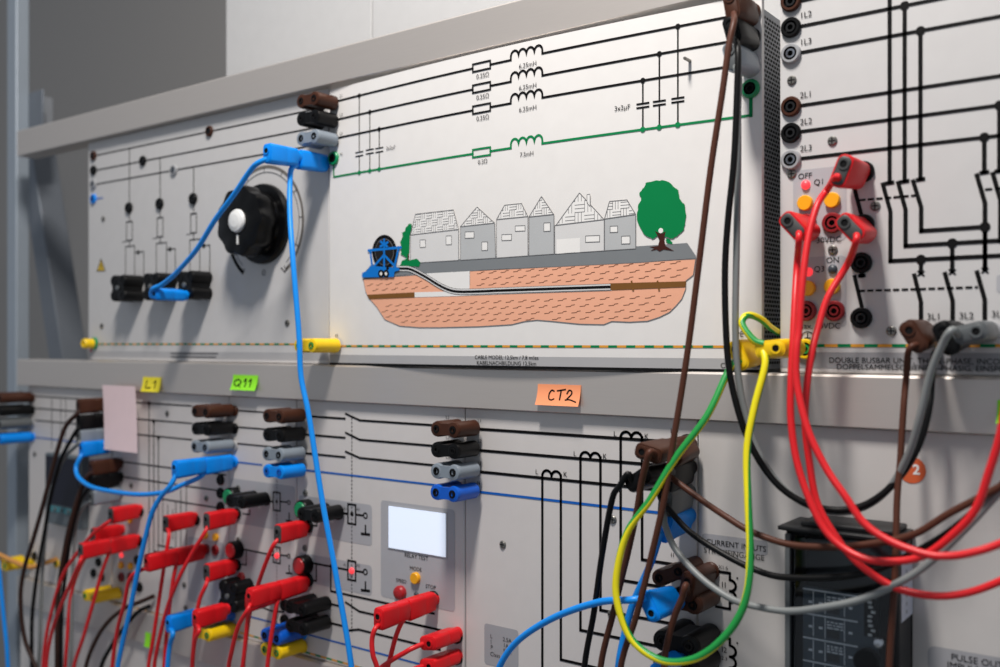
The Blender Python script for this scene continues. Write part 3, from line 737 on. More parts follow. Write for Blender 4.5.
def coil2(y0, y1, lit):
    x = 352; rt.rect((348.2, y0), (355.9, y1 + .6), .0022); ym = (y0 + y1) / 2
    rt.line([(355.9, ym + .6), (363.6, 0)], .0024, flat=True); rt.ring((365.6, ym + 1.7), .0028, .0016)
    rt.line([(365.7, y1 + 2), (365.7, y1 + 9.5)], .0022); rt.line([(362, y1 + 10), (369.3, y1 + 10.8)], .0030)
    rt.text('A1', (345.5, y0 + 4.5), .0044, 'fine_ink'); rt.text('A2', (358.6, y0 + 5.2), .0044, 'fine_ink')
    if lit: rt.led('lit', (352.2, ym + .5), .95)
    else: rt.dot((352.2, ym), .0026)
coil2(504, 523.8, False); coil2(560.3, 580.2, True)
rt.line([(341, 512.8), (348, 0)], .0026, flat=True); rt.line([(311, 562.6), (348, 0)], .0024, flat=True)
rt.square([(316.5, 563.3), (316.5, 581), (309, 581)], .0020); rt.square([(317, 519), (317, 526), (309, 526)], .0020)
rt.square([(331, 565.3), (331, 591), (434, 612)], .0024)
rt.line([(346, 602.3), (359.5, 611.3)], .0024); rt.line([(359.5, 611.3), (440, 0)], .0024, flat=True)
rt.line([(329, 603.5), (344, 0)], .0024, flat=True); rt.line([(329, 622.5), (346, 0)], .0024, flat=True)
rt.line([(347, 630.5), (359, 629.5)], .0024); rt.line([(359, 629.5), (440, 0)], .0024, flat=True); rt.line([(395, 619.5), (450, 0)], .0022, flat=True)
rt.line([(306, 634), (464, 0)], .0019, 'blue_ink', flat=True); rt.dash((305, 652), (464, 0), .0088, 0, .0021, ['green_ink', 'orange_ink'])
a, c = rt.pt((389.4, 505.8)), rt.pt((446.3, 557.3)); z1 = rt.pt((389.4, 505.8)).z; z0 = rt.pt((389.4, 547.3)).z
b = MB(); b.box((a.x - .0015, LOWER_Y - .0008, z0 - .0015), (c.x + .0015, LOWER_Y, z1 + .0015), 'field_dark'); scr = b.build('display', rt.root)
b = MB(); b.box((a.x, LOWER_Y - .0014, z0), (c.x, LOWER_Y - .0008, z1), 'screen_lit'); b.build('lit_screen', scr, label='glowing white screen')
for s, p, sz in (('RELAY TEST', (416.5, 556.8), .0062), ('MODE', (416, 569), .0058), ('SPEED', (401.5, 581), .0054), ('STOP', (431, 587), .0058)): rt.text(s, p, sz)
for i, s in enumerate(('L1', 'L2', 'L3', 'N')):
    rt.text(s, (448, (417.5, 437, 457, 477)[i]), .0050, 'fine_ink')
rt.button((416.5, 577.8), .98)
rt.part('push_button', (lambda q: (q.lathe([(.0074, 0), (.0074, -.004), (.0062, -.006), (.003, -.0072), (.0001, -.0074)], (0, 0, 0), 'red_button', 24), q.mesh('push_button'))[1])(MB()), (401.5, 592.3))
rt.led('dark', (416.8, 594.5), .8)
rt.bigbutton('green', (308.5, 508.5), .98); rt.bigbutton('red', (307, 564), .98)
for c, p in (('black', (301.5, 415)), ('black', (301.5, 434)), ('black', (301, 453)), ('blue', (301.5, 470)), ('black', (339, 513)), ('black', (309, 526)), ('black', (309, 580)), ('black', (327, 603)), ('black', (327, 622)), ('blue', (303, 633)), ('yellow', (303, 646)),
             ('brown', (455, 427)), ('black', (455, 447)), ('grey', (455, 468)), ('blue', (455, 488)), ('black', (434, 598)), ('black', (457, 636)), ('black', (457, 657))): rt.jack(c, p, .98, 2.2 if p[1] < 472 and p[0] < 310 else 1.0)
rt.screw((305.5, 493)); rt.screw((305, 548))
rt.finish()

ct = Panel('transformer_panel', 'lower panel with three current transformer symbols on long vertical black lines', 465, 697.5, LOW_HI, MID_LO, LOWER_Y, 'lower_laminate')
for p in ((481, 429.1), (481, 450.4), (481, 471.8)): ct.line([p, (690, 0)], .0028, flat=True)
ct.line([(481, 492), (690, 0)], .0024, 'blue_ink', flat=True)
def ctsym(x0, x1, y, ln):
    a, c = ct.pt((x0, y)), ct.pt((x1, y)); c.z = a.z; w = (c.x - a.x) / 2
    for k in (0, 1):
        pp = [Vector((a.x + w * (k + .5 - .5 * math.cos(t)), a.y, a.z + w * .5 * math.sin(t))) for t in [math.pi * j / 10 for j in range(11)]]
        for u, v in zip(pp, pp[1:]): ct.seg(u, v, .0024, 'ink', ext=.3)
    ct.text('L', (x0 - 5.5, y - 3.5), .0066); ct.text('K', (x1 + 4.5, y - 1), .0066)
ctsym(542.5, 561, 475.5, 0); ctsym(580.6, 600.5, 457.5, 0); ctsym(620.8, 642.2, 437.5, 0)
for x, y0, y1 in ((542.5, 475.5, 700), (561, 475.5, 659.5), (580.6, 457.5, 630), (600.6, 457.5, 610), (620.8, 437.5, 580), (642.2, 437.5, 559.5)): ct.line([(x, y0), (x, min(y1, 700))], .0026)
for x, y in ((642.2, 559.5), (620.8, 580), (600.6, 610), (580.6, 630), (561, 659.5)): ct.line([(x, y), (690, 0)], .0026, flat=True)
for s in ((503, 544.5), (613, 519.5), (611.5, 614)): ct.screw(s)
ct.rrect((484.5, 623), (518.5, 672), 'field_dark', 0, .003)
for s, p in (('L', (490.5, 636)), ('I', (490.8, 641.5)), ('P', (490.8, 647)), ('Class', (490.5, 653.6))): ct.text(s, p, .0056, 'fine_ink', 'LEFT')
for s, p in (('2.5A', (503, 639)), ('1A', (503.5, 645)), ('5VA', (503.5, 650.5))): ct.text(s, p, .0056, 'fine_ink', 'LEFT')
for i, s in enumerate(('L1', 'L2', 'L3', 'N')): ct.text(s, ((480, 480, 480, 479)[i], (421, 441, 463, 483)[i]), .0050, 'fine_ink')
ct.text('L1', (673.5, 431), .0056); ct.text('I1', (673, 555), .0052)
for c, p in (('black', (474, 428)), ('black', (474, 448.5)), ('black', (474, 469.5)), ('blue', (473.5, 490)), ('black', (688, 443)), ('black', (688, 467)), ('grey', (688, 492)), ('blue', (687, 516)), ('brown', (688, 567)), ('brown', (688, 592)), ('black', (688, 628)), ('black', (688, 655))): ct.jack(c, p, 1.0, 2.2 if p[0] < 480 else 1.0)
ct.finish()

rp = Panel('input_panel', 'plain grey sheet panel with current inputs print beside the black relay', 697.5, 1000, LOW_HI, MID_LO, LOWER_Y, 'plain_sheet', x1=XR - .04)
rp.rrect((702, 533), (768, 556), 'field_dark', 0, .003)
rp.text('CURRENT INPUTS', (706.5, 541.5), .0064, 'ink', 'LEFT'); rp.text('STROMEINGÄNGE', (704, 550), .0064, 'ink', 'LEFT')
for y0, nm, xs in ((571, 'I1', ('X1.6', 'X1.5')), (636, 'I2', ('X2.4', 'X2.3'))):
    a = rp.pt((716, y0)); e = rp.pt((730, y0)); dz = .0068; x2 = e.x
    pp = [a, Vector((x2, a.y, a.z)), Vector((x2, a.y, a.z - .0055))]
    z = a.z - .0055
    for k in (0, 1):
        for j in range(1, 9):
            t = math.pi * j / 8; pp.append(Vector((x2 + .0052 * math.sin(t), a.y, z - .0046 * (1 - math.cos(t)))))
        z -= .0092
    pp += [Vector((x2, a.y, z - .0055)), Vector((a.x, a.y, z - .0055))]
    for u, v in zip(pp, pp[1:]): rp.seg(u, v, .0022, 'ink', ext=.3)
    rp.text(nm, (724.5, y0 + 14), .0066); rp.text(xs[0], (723.5, y0 - 3.5), .0044, 'fine_ink'); rp.text(xs[1], (723, y0 + 22), .0044, 'fine_ink'); rp.dot((737.5, y0 + 7), .0008)
for c, p in (('brown', (711, 571)), ('brown', (711, 596)), ('black', (711, 637)), ('black', (711, 662))): rp.jack(c, p, 1.0)
bg = MB(); rp.dot((912, 470), .0098, 'badge_orange', 1, mb=bg); bg.build('badge', rp.root, smooth=0, fix=False); rp.text('2', (916.5, 470), .0100, 'print_white', bold=.0003)
rp.rrect((928, 645), (1080, 700), 'field_dark', 0, .005)
rp.text('PULSE OUTPUTS', (951, 656.5), .0067, 'ink', 'LEFT'); rp.text('IMPULSAUSGÄNGE', (947, 664.5), .0067, 'ink', 'LEFT')
rp.finish()

# bottom row, seen only under the lowest rail
b3 = Panel('bottom_panel', 'pale blurred panel below the lowest rail at the bottom left corner', 20, 300, ROW3_LO, LOW_LO, LOWER_Y, 'lower_laminate')
b3.strip(.004, .016); b3.finish()

# ================================================================== protective relay
Yf = LOWER_Y - .043
xa0, xa1 = P(783, 560, Yf).x, P(897, 560, Yf).x
zt = P(800, 531.5, Yf).z; zbm = LOW_HI + .0015
rl = tag(empty('protection_relay', ((xa0 + xa1) / 2, LOWER_Y, zbm)), 'black protection relay with a clear front cover in the bottom right', 'relay')
b = MB(); t = .0045
b.box((xa0, Yf + .006, zbm), (xa0 + t, LOWER_Y - .0006, zt), 'relay_black'); b.box((xa1 - t, Yf + .006, zbm), (xa1, LOWER_Y - .0006, zt), 'relay_black')
b.box((xa0, Yf + .006, zt - t), (xa1, LOWER_Y - .0006, zt), 'relay_black'); b.box((xa0, Yf + .006, zbm), (xa1, LOWER_Y - .0006, zbm + t), 'relay_black')
b.box((xa0, LOWER_Y - .006, zbm), (xa1, LOWER_Y - .0006, zt), 'relay_dark'); b.build('housing', rl, bevel=.0008)
b = MB(); b.box((xa0 - .003, Yf - .004, zt), (xa1 + .001, LOWER_Y - .0008, zt + .0035), 'relay_black'); b.box((xa0 + .012, Yf + .003, zt + .0035), (xa1 - .003, LOWER_Y - .003, zt + .0075), 'relay_black'); b.build('lid', rl, bevel=.0012)
fy = Yf + .012
b = MB(); zf = P(800, 586, fy).z; x0f, x1f = P(803, 600, fy).x, P(878, 600, fy).x
b.box((x0f, fy, zbm + t), (x1f, fy + .004, zf), 'relay_face'); fc = b.build('face_plate', rl)
b = MB()
def fq(x0, z0, x1, z1, m): b.add([(x0, fy - .0003, z0), (x1, fy - .0003, z0), (x1, fy - .0003, z1), (x0, fy - .0003, z1)], [[0, 1, 2, 3]], m)
random.seed(11); W_ = x1f - x0f
ztab = [P(803, y, fy).z for y in (587.5, 612, 636, 659, 682)]
for z in ztab: fq(x0f, z - .0011, x0f + W_ * .74, z, 'relay_print')
for k, z in enumerate(ztab[:4]):
    zl = ztab[k + 1]; H_ = z - zl
    for cxx in (.14, .30, .56): fq(x0f + W_ * cxx, zl + H_ * .08, x0f + W_ * cxx + .0006, z - H_ * .08, 'relay_print')
    for j in range(3):
        zz = z - H_ * (.2 + .12 * j); x = x0f + W_ * .33
        while x < x0f + W_ * .54:
            wd = random.uniform(.0014, .0045); fq(x, zz - .0011, min(x + wd, x0f + W_ * .55), zz, 'relay_print'); x += wd + .0010
    fq(x0f + W_ * .33, zl + H_ * .12, x0f + W_ * .50, zl + H_ * .46, 'relay_dark')
    for xx in (.08, .22, .62): fq(x0f + W_ * xx, zl + H_ * .42, x0f + W_ * xx + .0028, zl + H_ * .52, 'relay_print')
b.build('printed_table', fc, smooth=0, fix=False)
b = MB(); xs0, xs1 = P(864, 610, fy - .004).x, P(877, 610, fy - .004).x; zs1, zs0 = P(870, 600, fy - .004).z, P(870, 637, fy - .004).z
b.box((xs0, fy - .004, zs0), (xs1, fy, zs1), 'hole_black'); ds = b.build('switch_strip', rl)
for k in range(8):
    zz = zs1 - (k + .5) * (zs1 - zs0) / 8; s = (.0006, .0012, .0030, .0008)[k % 4]
    b = MB(); b.box((xs0 + .0022 + s, fy - .0052, zz - .0008), (xs0 + .0050 + s, fy - .004, zz + .0008), 'cap_white'); b.build('slide_switch', ds)
kx, kz = P(869, 657, fy).x, P(869, 657, fy).z
b = MB(); b.lathe([(.0092, -.001), (.0092, -.007), (.0082, -.0085), (.0001, -.0085)], (kx, fy, kz - .002), 'hole_black', 32); b.build('reset_knob', rl)
b = MB(); b.lathe([(.0040, 0), (.0040, -.006), (.0030, -.0075), (.0001, -.0078)], (P(881, 641, fy).x, fy, P(881, 641, fy).z), 'chrome', 20); b.build('lock_screw', rl)
b = MB(); b.box((P(793, 560, Yf).x, Yf + .002, zbm + .002), (xa1 - .004, Yf + .0045, zt - .002), 'clear_cover'); b.build('clear_cover', rl, bevel=.0006)
b = MB(); xg = P(789, 560, Yf).x
b.box((xg - .0035, Yf + .001, zbm + .002), (xg, Yf + .0055, zt - .003), 'dark_grey_plastic'); b.build('hinge_strip', rl)
b = MB(); za, zc_ = P(905, 548, -.012).z, P(905, 618, -.012).z; b.box((xa1 - .0001, -.026, zc_), (xa1 + .0003, .004, za), 'relay_label'); sl = b.build('type_label', rl)
b = MB()
for k in range(9):
    zz = za - .006 - k * .0058
    b.add([(xa1 + .0005, -.014, zz), (xa1 + .0005, -.0125, zz), (xa1 + .0005, -.0125, zz + .0026), (xa1 + .0005, -.014, zz + .0026)], [[0, 1, 2, 3]], 'fine_ink')
b.build('label_print', sl, smooth=0, fix=False)

# ================================================================== plugs
def stad(y, hw, zt_, zb_, n=6):
    r = min(hw, (zt_ - zb_) / 2) * .92; pts = []
    for cx, cz, s in ((hw - r, zt_ - r, 0), (-hw + r, zt_ - r, 90), (-hw + r, zb_ + r, 180), (hw - r, zb_ + r, 270)):
        for j in range(n):
            t = math.radians(s + j * 90 / (n - 1)); pts.append((cx + r * math.cos(t), y, cz + r * math.sin(t)))
    return pts
def stadr(y, hw, zt_, zb_, k, n=6):
    r = min(hw, (zt_ - zb_) / 2) * k; pts = []
    for cx, cz, s in ((hw - r, zt_ - r, 0), (-hw + r, zt_ - r, 90), (-hw + r, zb_ + r, 180), (hw - r, zb_ + r, 270)):
        for j in range(n):
            t = math.radians(s + j * 90 / (n - 1)); pts.append((cx + r * math.cos(t), y, cz + r * math.sin(t)))
    return pts
PLUG = {}
LEN = .043
def plug_meshes(kind, col, insert):
    key = (kind, col, insert)
    if key in PLUG: return PLUG[key]
    b = MB()
    if kind == 'straight':
        b.loft([stad(-.0002, .0064, .0064, -.0064), stad(-.0045, .0064, .0064, -.0064), stadr(-.0060, .0068, .0080, -.0110, .62), stadr(-.0200, .0068, .0080, -.0118, .55), stadr(-.0208, .0066, .0077, -.0116, .55), stadr(-.0216, .0068, .0080, -.0120, .55), stadr(-.0415, .0068, .0080, -.0130, .55), stadr(-.0430, .0062, .0074, -.0124, .55)], col)
        zt_, zb_, zc, hw = .0070, -.0120, -.0076, .0058
    elif kind == 'taper':
        b.loft([stad(-.0002, .0068, .0068, -.0068), stad(-.0050, .0069, .0069, -.0069), stadr(-.0062, .0072, .0074, -.0136, .8), stadr(-.0260, .0070, .0074, -.0156, .8), stadr(-.0412, .0066, .0072, -.0172, .75), stadr(-.0430, .0060, .0066, -.0166, .75)], col)
        zt_, zb_, zc, hw = .0056, -.0154, -.0112, .0048
    b2 = MB(); b2.loft([stadr(-.0424, hw, zt_, zb_, .75), stadr(-.0436, hw, zt_, zb_, .75), stadr(-.0438, hw * .94, zt_ * .94, zb_ * .96, .75)], insert)
    b2.lathe([(.0042, -.0437), (.0042, -.0446), (.0027, -.0446), (.0027, -.0439), (.0001, -.0439)], (0, 0, 0), insert, 20, mats=[insert, insert, 'hole_black', 'hole_black'])
    PLUG[key] = (b.mesh('plug'), b2.mesh('end_face'), zc)
    return PLUG[key]
def rotY(v, a): return Vector((v[0] * math.cos(a) + v[2] * math.sin(a), v[1], -v[0] * math.sin(a) + v[2] * math.cos(a)))

def add_plug(root, base, kind, col, insert, roll):
    m1, m2, zc = plug_meshes(kind, col, insert)
    o = bpy.data.objects.new('plug', m1); COL.objects.link(o); o.parent = root; o.location = base - root.location; o.rotation_euler = (0, roll, 0)
    e = bpy.data.objects.new('end_face', m2); COL.objects.link(e); e.parent = o
    return [base + rotY((0, -LEN + .012, zc * .8), roll), base + rotY((0, -LEN + .003, zc), roll)]

def lead(label, cable, r, path, h, plug=None, plug2=None, group=None, drop=None, m2=None, beta=None, mdl='patch_lead'):
    """a flexible lead: plug = (pixel of its socket, panel depth, shape, colour, insert, roll in degrees); path in pixels with distance h in front of y = 0"""
    n = len(path); hs = h if isinstance(h[0], (int, float)) and len(h) == n else [h[0] + (h[1] - h[0]) * i / (n - 1) for i in range(n)]
    pts = [P(p[0], p[1], -hh) for p, hh in zip(path, hs)]
    root = None
    if plug: lim = LEN - plug[1] + .0025; hs = list(hs); hs[0] = max(hs[0], lim); pts[0] = P(path[0][0], path[0][1], -hs[0])
    if plug2: lim = LEN - plug2[1] + .0025; pts[-1] = P(path[-1][0], path[-1][1], -max(hs[-1], lim))
    if plug:
        base = P(plug[0][0], plug[0][1], plug[1] if len(plug) < 7 else plug[6]); base.y = plug[1]
        root = empty(mdl, base)
        s = add_plug(root, base, plug[2], plug[3], plug[4], math.radians(plug[5])); pts = s + pts
    else:
        root = empty(mdl, pts[0])
    if plug2:
        base = P(plug2[0][0], plug2[0][1], plug2[1] if len(plug2) < 7 else plug2[6]); base.y = plug2[1]
        s = add_plug(root, base, plug2[2], plug2[3], plug2[4], math.radians(plug2[5])); pts = pts + s[::-1]
    elif drop:
        e = pts[-1]; pts += [e + Vector((0, 0, -.06)), e + Vector((0, .0, -.14))]
    b = MB(); b.tube(spline(pts, 8), r, cable, 12, m2, beta); b.build('cable', root)
    tag(root, label, 'cable', group)
    return root

RED = ('red_plastic', 'insert_grey'); REDR = ('red_plastic', 'red_plastic'); BLU = ('blue_plastic', 'blue_plastic')
BLK = ('black_plastic', 'black_plastic'); BRN = ('brown_plastic', 'brown_plastic'); GRY = ('grey_plastic', 'dark_grey_plastic'); YEL = ('yellow_plastic', 'yellow_plastic')

# --- upper right: red leads of the busbar panel
G_R = 'red leads of the busbar panel'
lead('red lead from the uppermost plug, right of the OFF lamp', 'red_cable', .0026,
     [(836,177),(827,190),(817,206),(808,240),(802,287),(799,330),(796.5,350),(797,384),(808,430),(826,468),(845,496),(864,523),(890,541),(925,554),(950,556),(975,552),(1004,542),(1060,515)], [.012,.020,.030,.040,.050,.056,.060,.064,.070,.074,.078,.080,.082,.084,.084,.084,.082,.08],
     ((862,172.5), BUS_Y, 'taper', *RED, 22), group=G_R)
lead('red lead plugged in leftmost under the orange buttons, rising again at the right edge', 'red_cable', .0026,
     [(799,240),(797,265),(795,300),(793,340),(791,380),(791,421),(797,462),(810,501),(825,530),(845,549),(870,560),(900,561),(925,555),(950,537),(975,510),(990,469),(1001,432),(1010,380)], [.012,.024,.036,.046,.052,.056,.060,.064,.066,.068,.070,.070,.070,.070,.070,.070,.070,.07],
     ((808,226.5), BUS_Y, 'taper', *RED, -42), group=G_R)
lead('red lead plugged in right of the 30VDC print, its cable the lowest red curve', 'red_cable', .0026,
     [(856,242),(847,265),(828,297),(818,328),(812,352),(807,385),(805,421),(809,459),(817,502),(835,535),(857,562),(890,585),(925,595),(962,594),(1003,580),(1060,550)], [.012,.018,.026,.034,.042,.048,.050,.052,.054,.056,.058,.058,.058,.058,.058,.058],
     ((863,228.5), BUS_Y, 'taper', *RED, -42), group=G_R)
# --- long black / grey / brown leads
lead('long black lead looping from the upper cable panel socket to the busbar outlet', 'black_cable', .0025,
     [(738,52),(737,95),(734,160),(728,220),(725,270),(726,330),(730,375),(741,420),(756,455),(778,485),(805,503),(835,510),(862,506),(885,492),(905,470),(920,442),(929,408),(932,375),(936,352)], [.045,.048,.050,.050,.050,.050,.050,.048,.044,.040,.036,.034,.032,.030,.028,.026,.022,.016,.008],
     ((752,38), CABLE_Y, 'taper', *BLK, -15), ((957,332), BUS_Y, 'taper', *BLK, -25))
lead('long grey lead hanging beside the black one from the cable panel to the busbar outlet', 'grey_cable', .0026,
     [(739,80),(738,110),(738,167),(736.5,250),(735.5,330),(738.5,378),(747,420),(760,456),(782,487),(808,505),(838,512),(866,506),(890,487),(908,455),(919,420),(930,375),(942,345),(952,330)], [.034,.036,.038,.040,.042,.042,.040,.038,.034,.030,.028,.026,.028,.034,.040,.044,.048,.050],
     ((752,63), CABLE_Y, 'taper', *GRY, -15), ((989,332), BUS_Y, 'taper', 'dark_grey_plastic', 'dark_grey_plastic', 75))
lead('long brown lead falling slantwise across the cable panel from its top right socket', 'brown_cable', .0025,
     [(734,22),(729,45),(722,95),(711,167),(700,255),(690,334),(681,395),(672,449),(664,500),(648,570),(636,617),(620,672)], [.046,.052,.056,.060,.064,.068,.072,.076,.080,.082,.084,.085],
     ((752,13), CABLE_Y, 'taper', *BRN, -10), drop=True)
lead('brown lead hanging straight down from the brown busbar outlet plug', 'brown_cable', .0023,
     [(909,350),(906,380),(903.5,409),(900,464),(897,501),(895,575),(889,672)], [.012,.018,.022,.030,.036,.050,.056],
     ((925,331), BUS_Y, 'taper', *BRN, -32), drop=True)
# --- protective earth
EA = dict(m2='earth_green')
lead('green and yellow earth lead hanging in a big loop in front of the transformer panel', 'earth_yellow', .0028,
     [(735,362),(727,374),(707,416),(675,459),(650,500),(627,533),(616.5,575),(618,606),(632,640),(660,660),(690,660),(715,646),(737,620),(747.5,590),(750,550),(748,500),(747,450),(754,409),(765,366)], [.040,.048,.064,.076,.086,.092,.096,.098,.098,.098,.096,.094,.090,.086,.080,.072,.064,.058,.050],
     ((757,349), CABLE_Y, 'taper', *YEL, -25), ((797,348), -.004, 'taper', *YEL, 84), beta=[.7,.7,.7,.68,.65,.72,.88,1.1,1.3,1.5,1.7,1.9,2.05,2.3,2.6,2.85,3.0,3.15,3.3,3.4,3.4,3.4,3.4], **EA)
lead('short green and yellow earth wire curling above the yellow plugs', 'earth_yellow', .0027,
     [(779,333),(770,327),(762,320),(752,315.5),(745,316.5),(742,323),(746,331),(755,341),(764,344)], [-.016,.004,.020,.032,.040,.044,.046,.047,.046], beta=[1.2,1.25,1.3,1.4,1.8,2.0,2.0,2.05,2.1], mdl='earth_wire', **EA)
# --- leads crossing the relay
lead('brown lead drooping across the top of the black relay', 'brown_cable', .0025,
     [(664,470),(672,478),(700,499),(725,516),(750,531),(787,544),(825,547),(862,545),(912,535),(950,513),(1003,485),(1050,455)], [.040,.042,.044,.050,.052,.054,.056,.056,.056,.056,.056,.056], ((690,444), LOWER_Y, 'taper', *BRN, -40))
lead('black lead drooping across the relay just below the brown one', 'black_cable', .0025,
     [(660,495),(668,508),(690,532),(720,552),(750,567.5),(782,577),(837,577),(875,570),(925,547),(962,522),(1003,484),(1050,450)], [.040,.042,.042,.044,.046,.048,.050,.050,.048,.048,.048,.048], ((690,467), LOWER_Y, 'taper', *BLK, 5))
lead('pale grey lead drooping lowest across the relay', 'grey_cable', .0026,
     [(664,516),(666,528),(676,550),(700,577),(728,597),(750,605),(787,611),(825,607),(862,599),(900,582),(930,562),(967,527),(1004,488),(1050,450)], [.040,.044,.048,.056,.060,.062,.062,.062,.060,.058,.056,.054,.052,.05], ((689,492), LOWER_Y, 'taper', 'dark_grey_plastic', 'dark_grey_plastic', 5))
# --- transformer panel plugs
lead('brown lead with a flat plug at the top right corner of the transformer panel', 'brown_cable', .0026,
     [(650,452),(646,464),(641,485),(637,510),(628,552),(614,610),(600,672)], [.084,.084,.082,.080,.076,.072,.070], ((690,443), -.034, 'taper', *BRN, -78, LOWER_Y), drop=True)
lead('black lead with a fat plug just below the flat brown plug', 'black_cable', .0025,
     [(628,474),(619,487),(612,500),(602,555),(594,612),(584,672)], [.080,.080,.078,.072,.068,.064], ((690,466), -.034, 'taper', *BLK, 55, LOWER_Y), drop=True)
lead('blue lead from the shaded blue plug, slanting down to the bottom edge', 'blue_cable', .0029,
     [(660,535),(652,560),(641,585),(632,606),(625,632),(619,662),(617,690)], [.036,.040,.042,.044,.046,.048,.05], ((689,515), LOWER_Y, 'taper', *BLU, 15), drop=True)
lead('bright blue lead with a barrel plug, curving off to the lower left', 'blue_cable', .0029,
     [(630,600),(600,602),(562,614),(532,630),(512,647),(499,668),(494,690)], [.085,.076,.066,.060,.056,.054,.05], ((699,591), -.034, 'taper', *BLU, 150, LOWER_Y), drop=True)
lead('brown lead on the double brown plugs beside the coil symbols', 'brown_cable', .0026,
     [(686,585),(682,598),(675,615),(668,640),(664,670)], [.060,.062,.062,.062,.062], ((711,571), LOWER_Y, 'taper', *BRN, 10), drop=True)
lead('blue plug at the bottom edge under the green and yellow loop', 'blue_cable', .0029,
     [(640,680),(634,700),(628,730)], [.052,.056,.058], ((690,651), -.010, 'taper', *BLU, 50))
# --- upper left blue leads
lead('blue lead running from the outer stacked plug down to the black blocks', 'blue_cable', .0029,
     [(258,163),(250,171),(233,196),(215,220),(197,249),(177,272),(163,284),(153,289)], [.078,.078,.076,.074,.070,.066,.062,.060],
     ((328,163), -.033, 'straight', *BLU, 0, LEFT_Y), ((186,295.5), -.018, 'straight', *BLU, 100))
lead('blue lead falling in front of the knob from the inner stacked plug', 'blue_cable', .0029,
     [(292,168),(290,182),(290,215),(293,260),(299,334),(301,376),(309,416),(322,499),(336,575),(352,672)], [.042,.044,.052,.060,.062,.062,.062,.062,.062,.062],
     ((328,163), LEFT_Y, 'straight', *BLU, 0), drop=True)
# --- lower left
G_L = 'red leads of the lower left panels'
def red(label, base, depth, path, h, ins=RED, ref=None, roll=0):
    pl = (base, depth, 'straight', *ins, roll) if ref is None else (base, depth, 'straight', *ins, roll, ref)
    return lead(label, 'red_cable', .0024, path, h, pl, group=G_L, drop=True)
red('uppermost of the red plugs at the far left', (140.5,509.2), LOWER_Y, [(107,523),(94,533),(78,552),(62,577),(50,618),(45,645),(43,672)], [.042,.046,.05,.052,.052,.052,.05])
red('short red plug tucked behind the far left pair of stacked red plugs', (122.5,529.2), LOWER_Y, [(95,546),(84,560),(75,580),(70,602),(67,640),(65,672)], [.036,.036,.036,.038,.04,.04])
red('outer plug of the far left red stack with its cable', (138.5,539.2), -.033, [(80,562),(72,580),(60,608),(53,628),(48,650),(46,672)], [.082,.08,.076,.07,.068,.066], ref=LOWER_Y)
red('inner plug of the far left red stack with its cable', (138.5,539.2), LOWER_Y, [(107,558),(101,575),(94,600),(84,635),(73,672)], [.04,.042,.044,.046,.046])
red('red lead from the plug directly under the left stacked blue plugs', (195.5,517.2), LOWER_Y, [(169,535),(165,560),(159,600),(153,640),(148,672)], [.044,.048,.05,.05,.05])
red('red lead from the plug directly left of the green button', (236.5,514.2), LOWER_Y, [(204,534),(191,555),(178,580),(166,612),(157,650),(154,672)], [.042,.048,.054,.054,.052,.05])
red('outer plug of the long dark red stack behind the blue cable', (205.5,549.2), -.033, [(131,577),(124,605),(117,632),(112,672)], [.082,.08,.076,.072], REDR, ref=LOWER_Y)
red('inner plug of the long dark red stack behind the two hanging red cables', (205.5,549.2), LOWER_Y, [(174,575),(171,595),(167,630),(164,672)], [.04,.042,.042,.042], REDR)
red('red lead from the plug below the left red button', (236.5,564.2), LOWER_Y, [(206,585),(199,602),(195,630),(192,672)], [.044,.048,.05,.05])
red('red lead from the plug between blue plug and yellow connector', (255,601.5), -.034, [(199,631),(195,640),(193,655),(192,680)], [.08,.08,.078,.074], REDR, ref=LOWER_Y)
red('red lead hanging from the plug under the right green button', (307.5,526), LOWER_Y, [(273,546),(265,565),(257,588),(250,612),(246,640),(243,672)], [.042,.04,.036,.034,.034,.034])
red('outer plug of the red stack under the right red button', (308,581), -.033, [(247,611),(238,627),(232,650),(228,675)], [.082,.082,.08,.076], REDR, ref=LOWER_Y)
red('inner plug of the red stack under the right red button', (308,581), LOWER_Y, [(277,603),(274,620),(270,645),(267,675)], [.042,.044,.046,.046], REDR)
red('outer plug of the red stack below the lit screen', (435,598.5), -.033, [(375,629),(372,640),(373,655),(378,676)], [.082,.084,.084,.08], REDR, ref=LOWER_Y)
red('inner plug of the red stack below the lit screen', (435,598.5), LOWER_Y, [(402,622),(396,636),(391,655),(387,676)], [.042,.044,.046,.046], REDR)
red('red lead running flat to the left from the plug under the screen stack', (458,633), LOWER_Y, [(412,648.5),(404,653),(392,660),(378,670),(366,682)], [.048,.052,.054,.056,.056], REDR, roll=80)
red('lowest red plug at the bottom edge beside the transformer panel', (458,655), LOWER_Y, [(412,670),(405,677),(398,690)], [.048,.052,.056], REDR, roll=80)
red('red plug cut by the black connector above the left yellow connector', (278.5,592.2), LOWER_Y, [(249,611),(247,625),(244,655),(240,690)], [.034,.036,.036,.036], REDR)

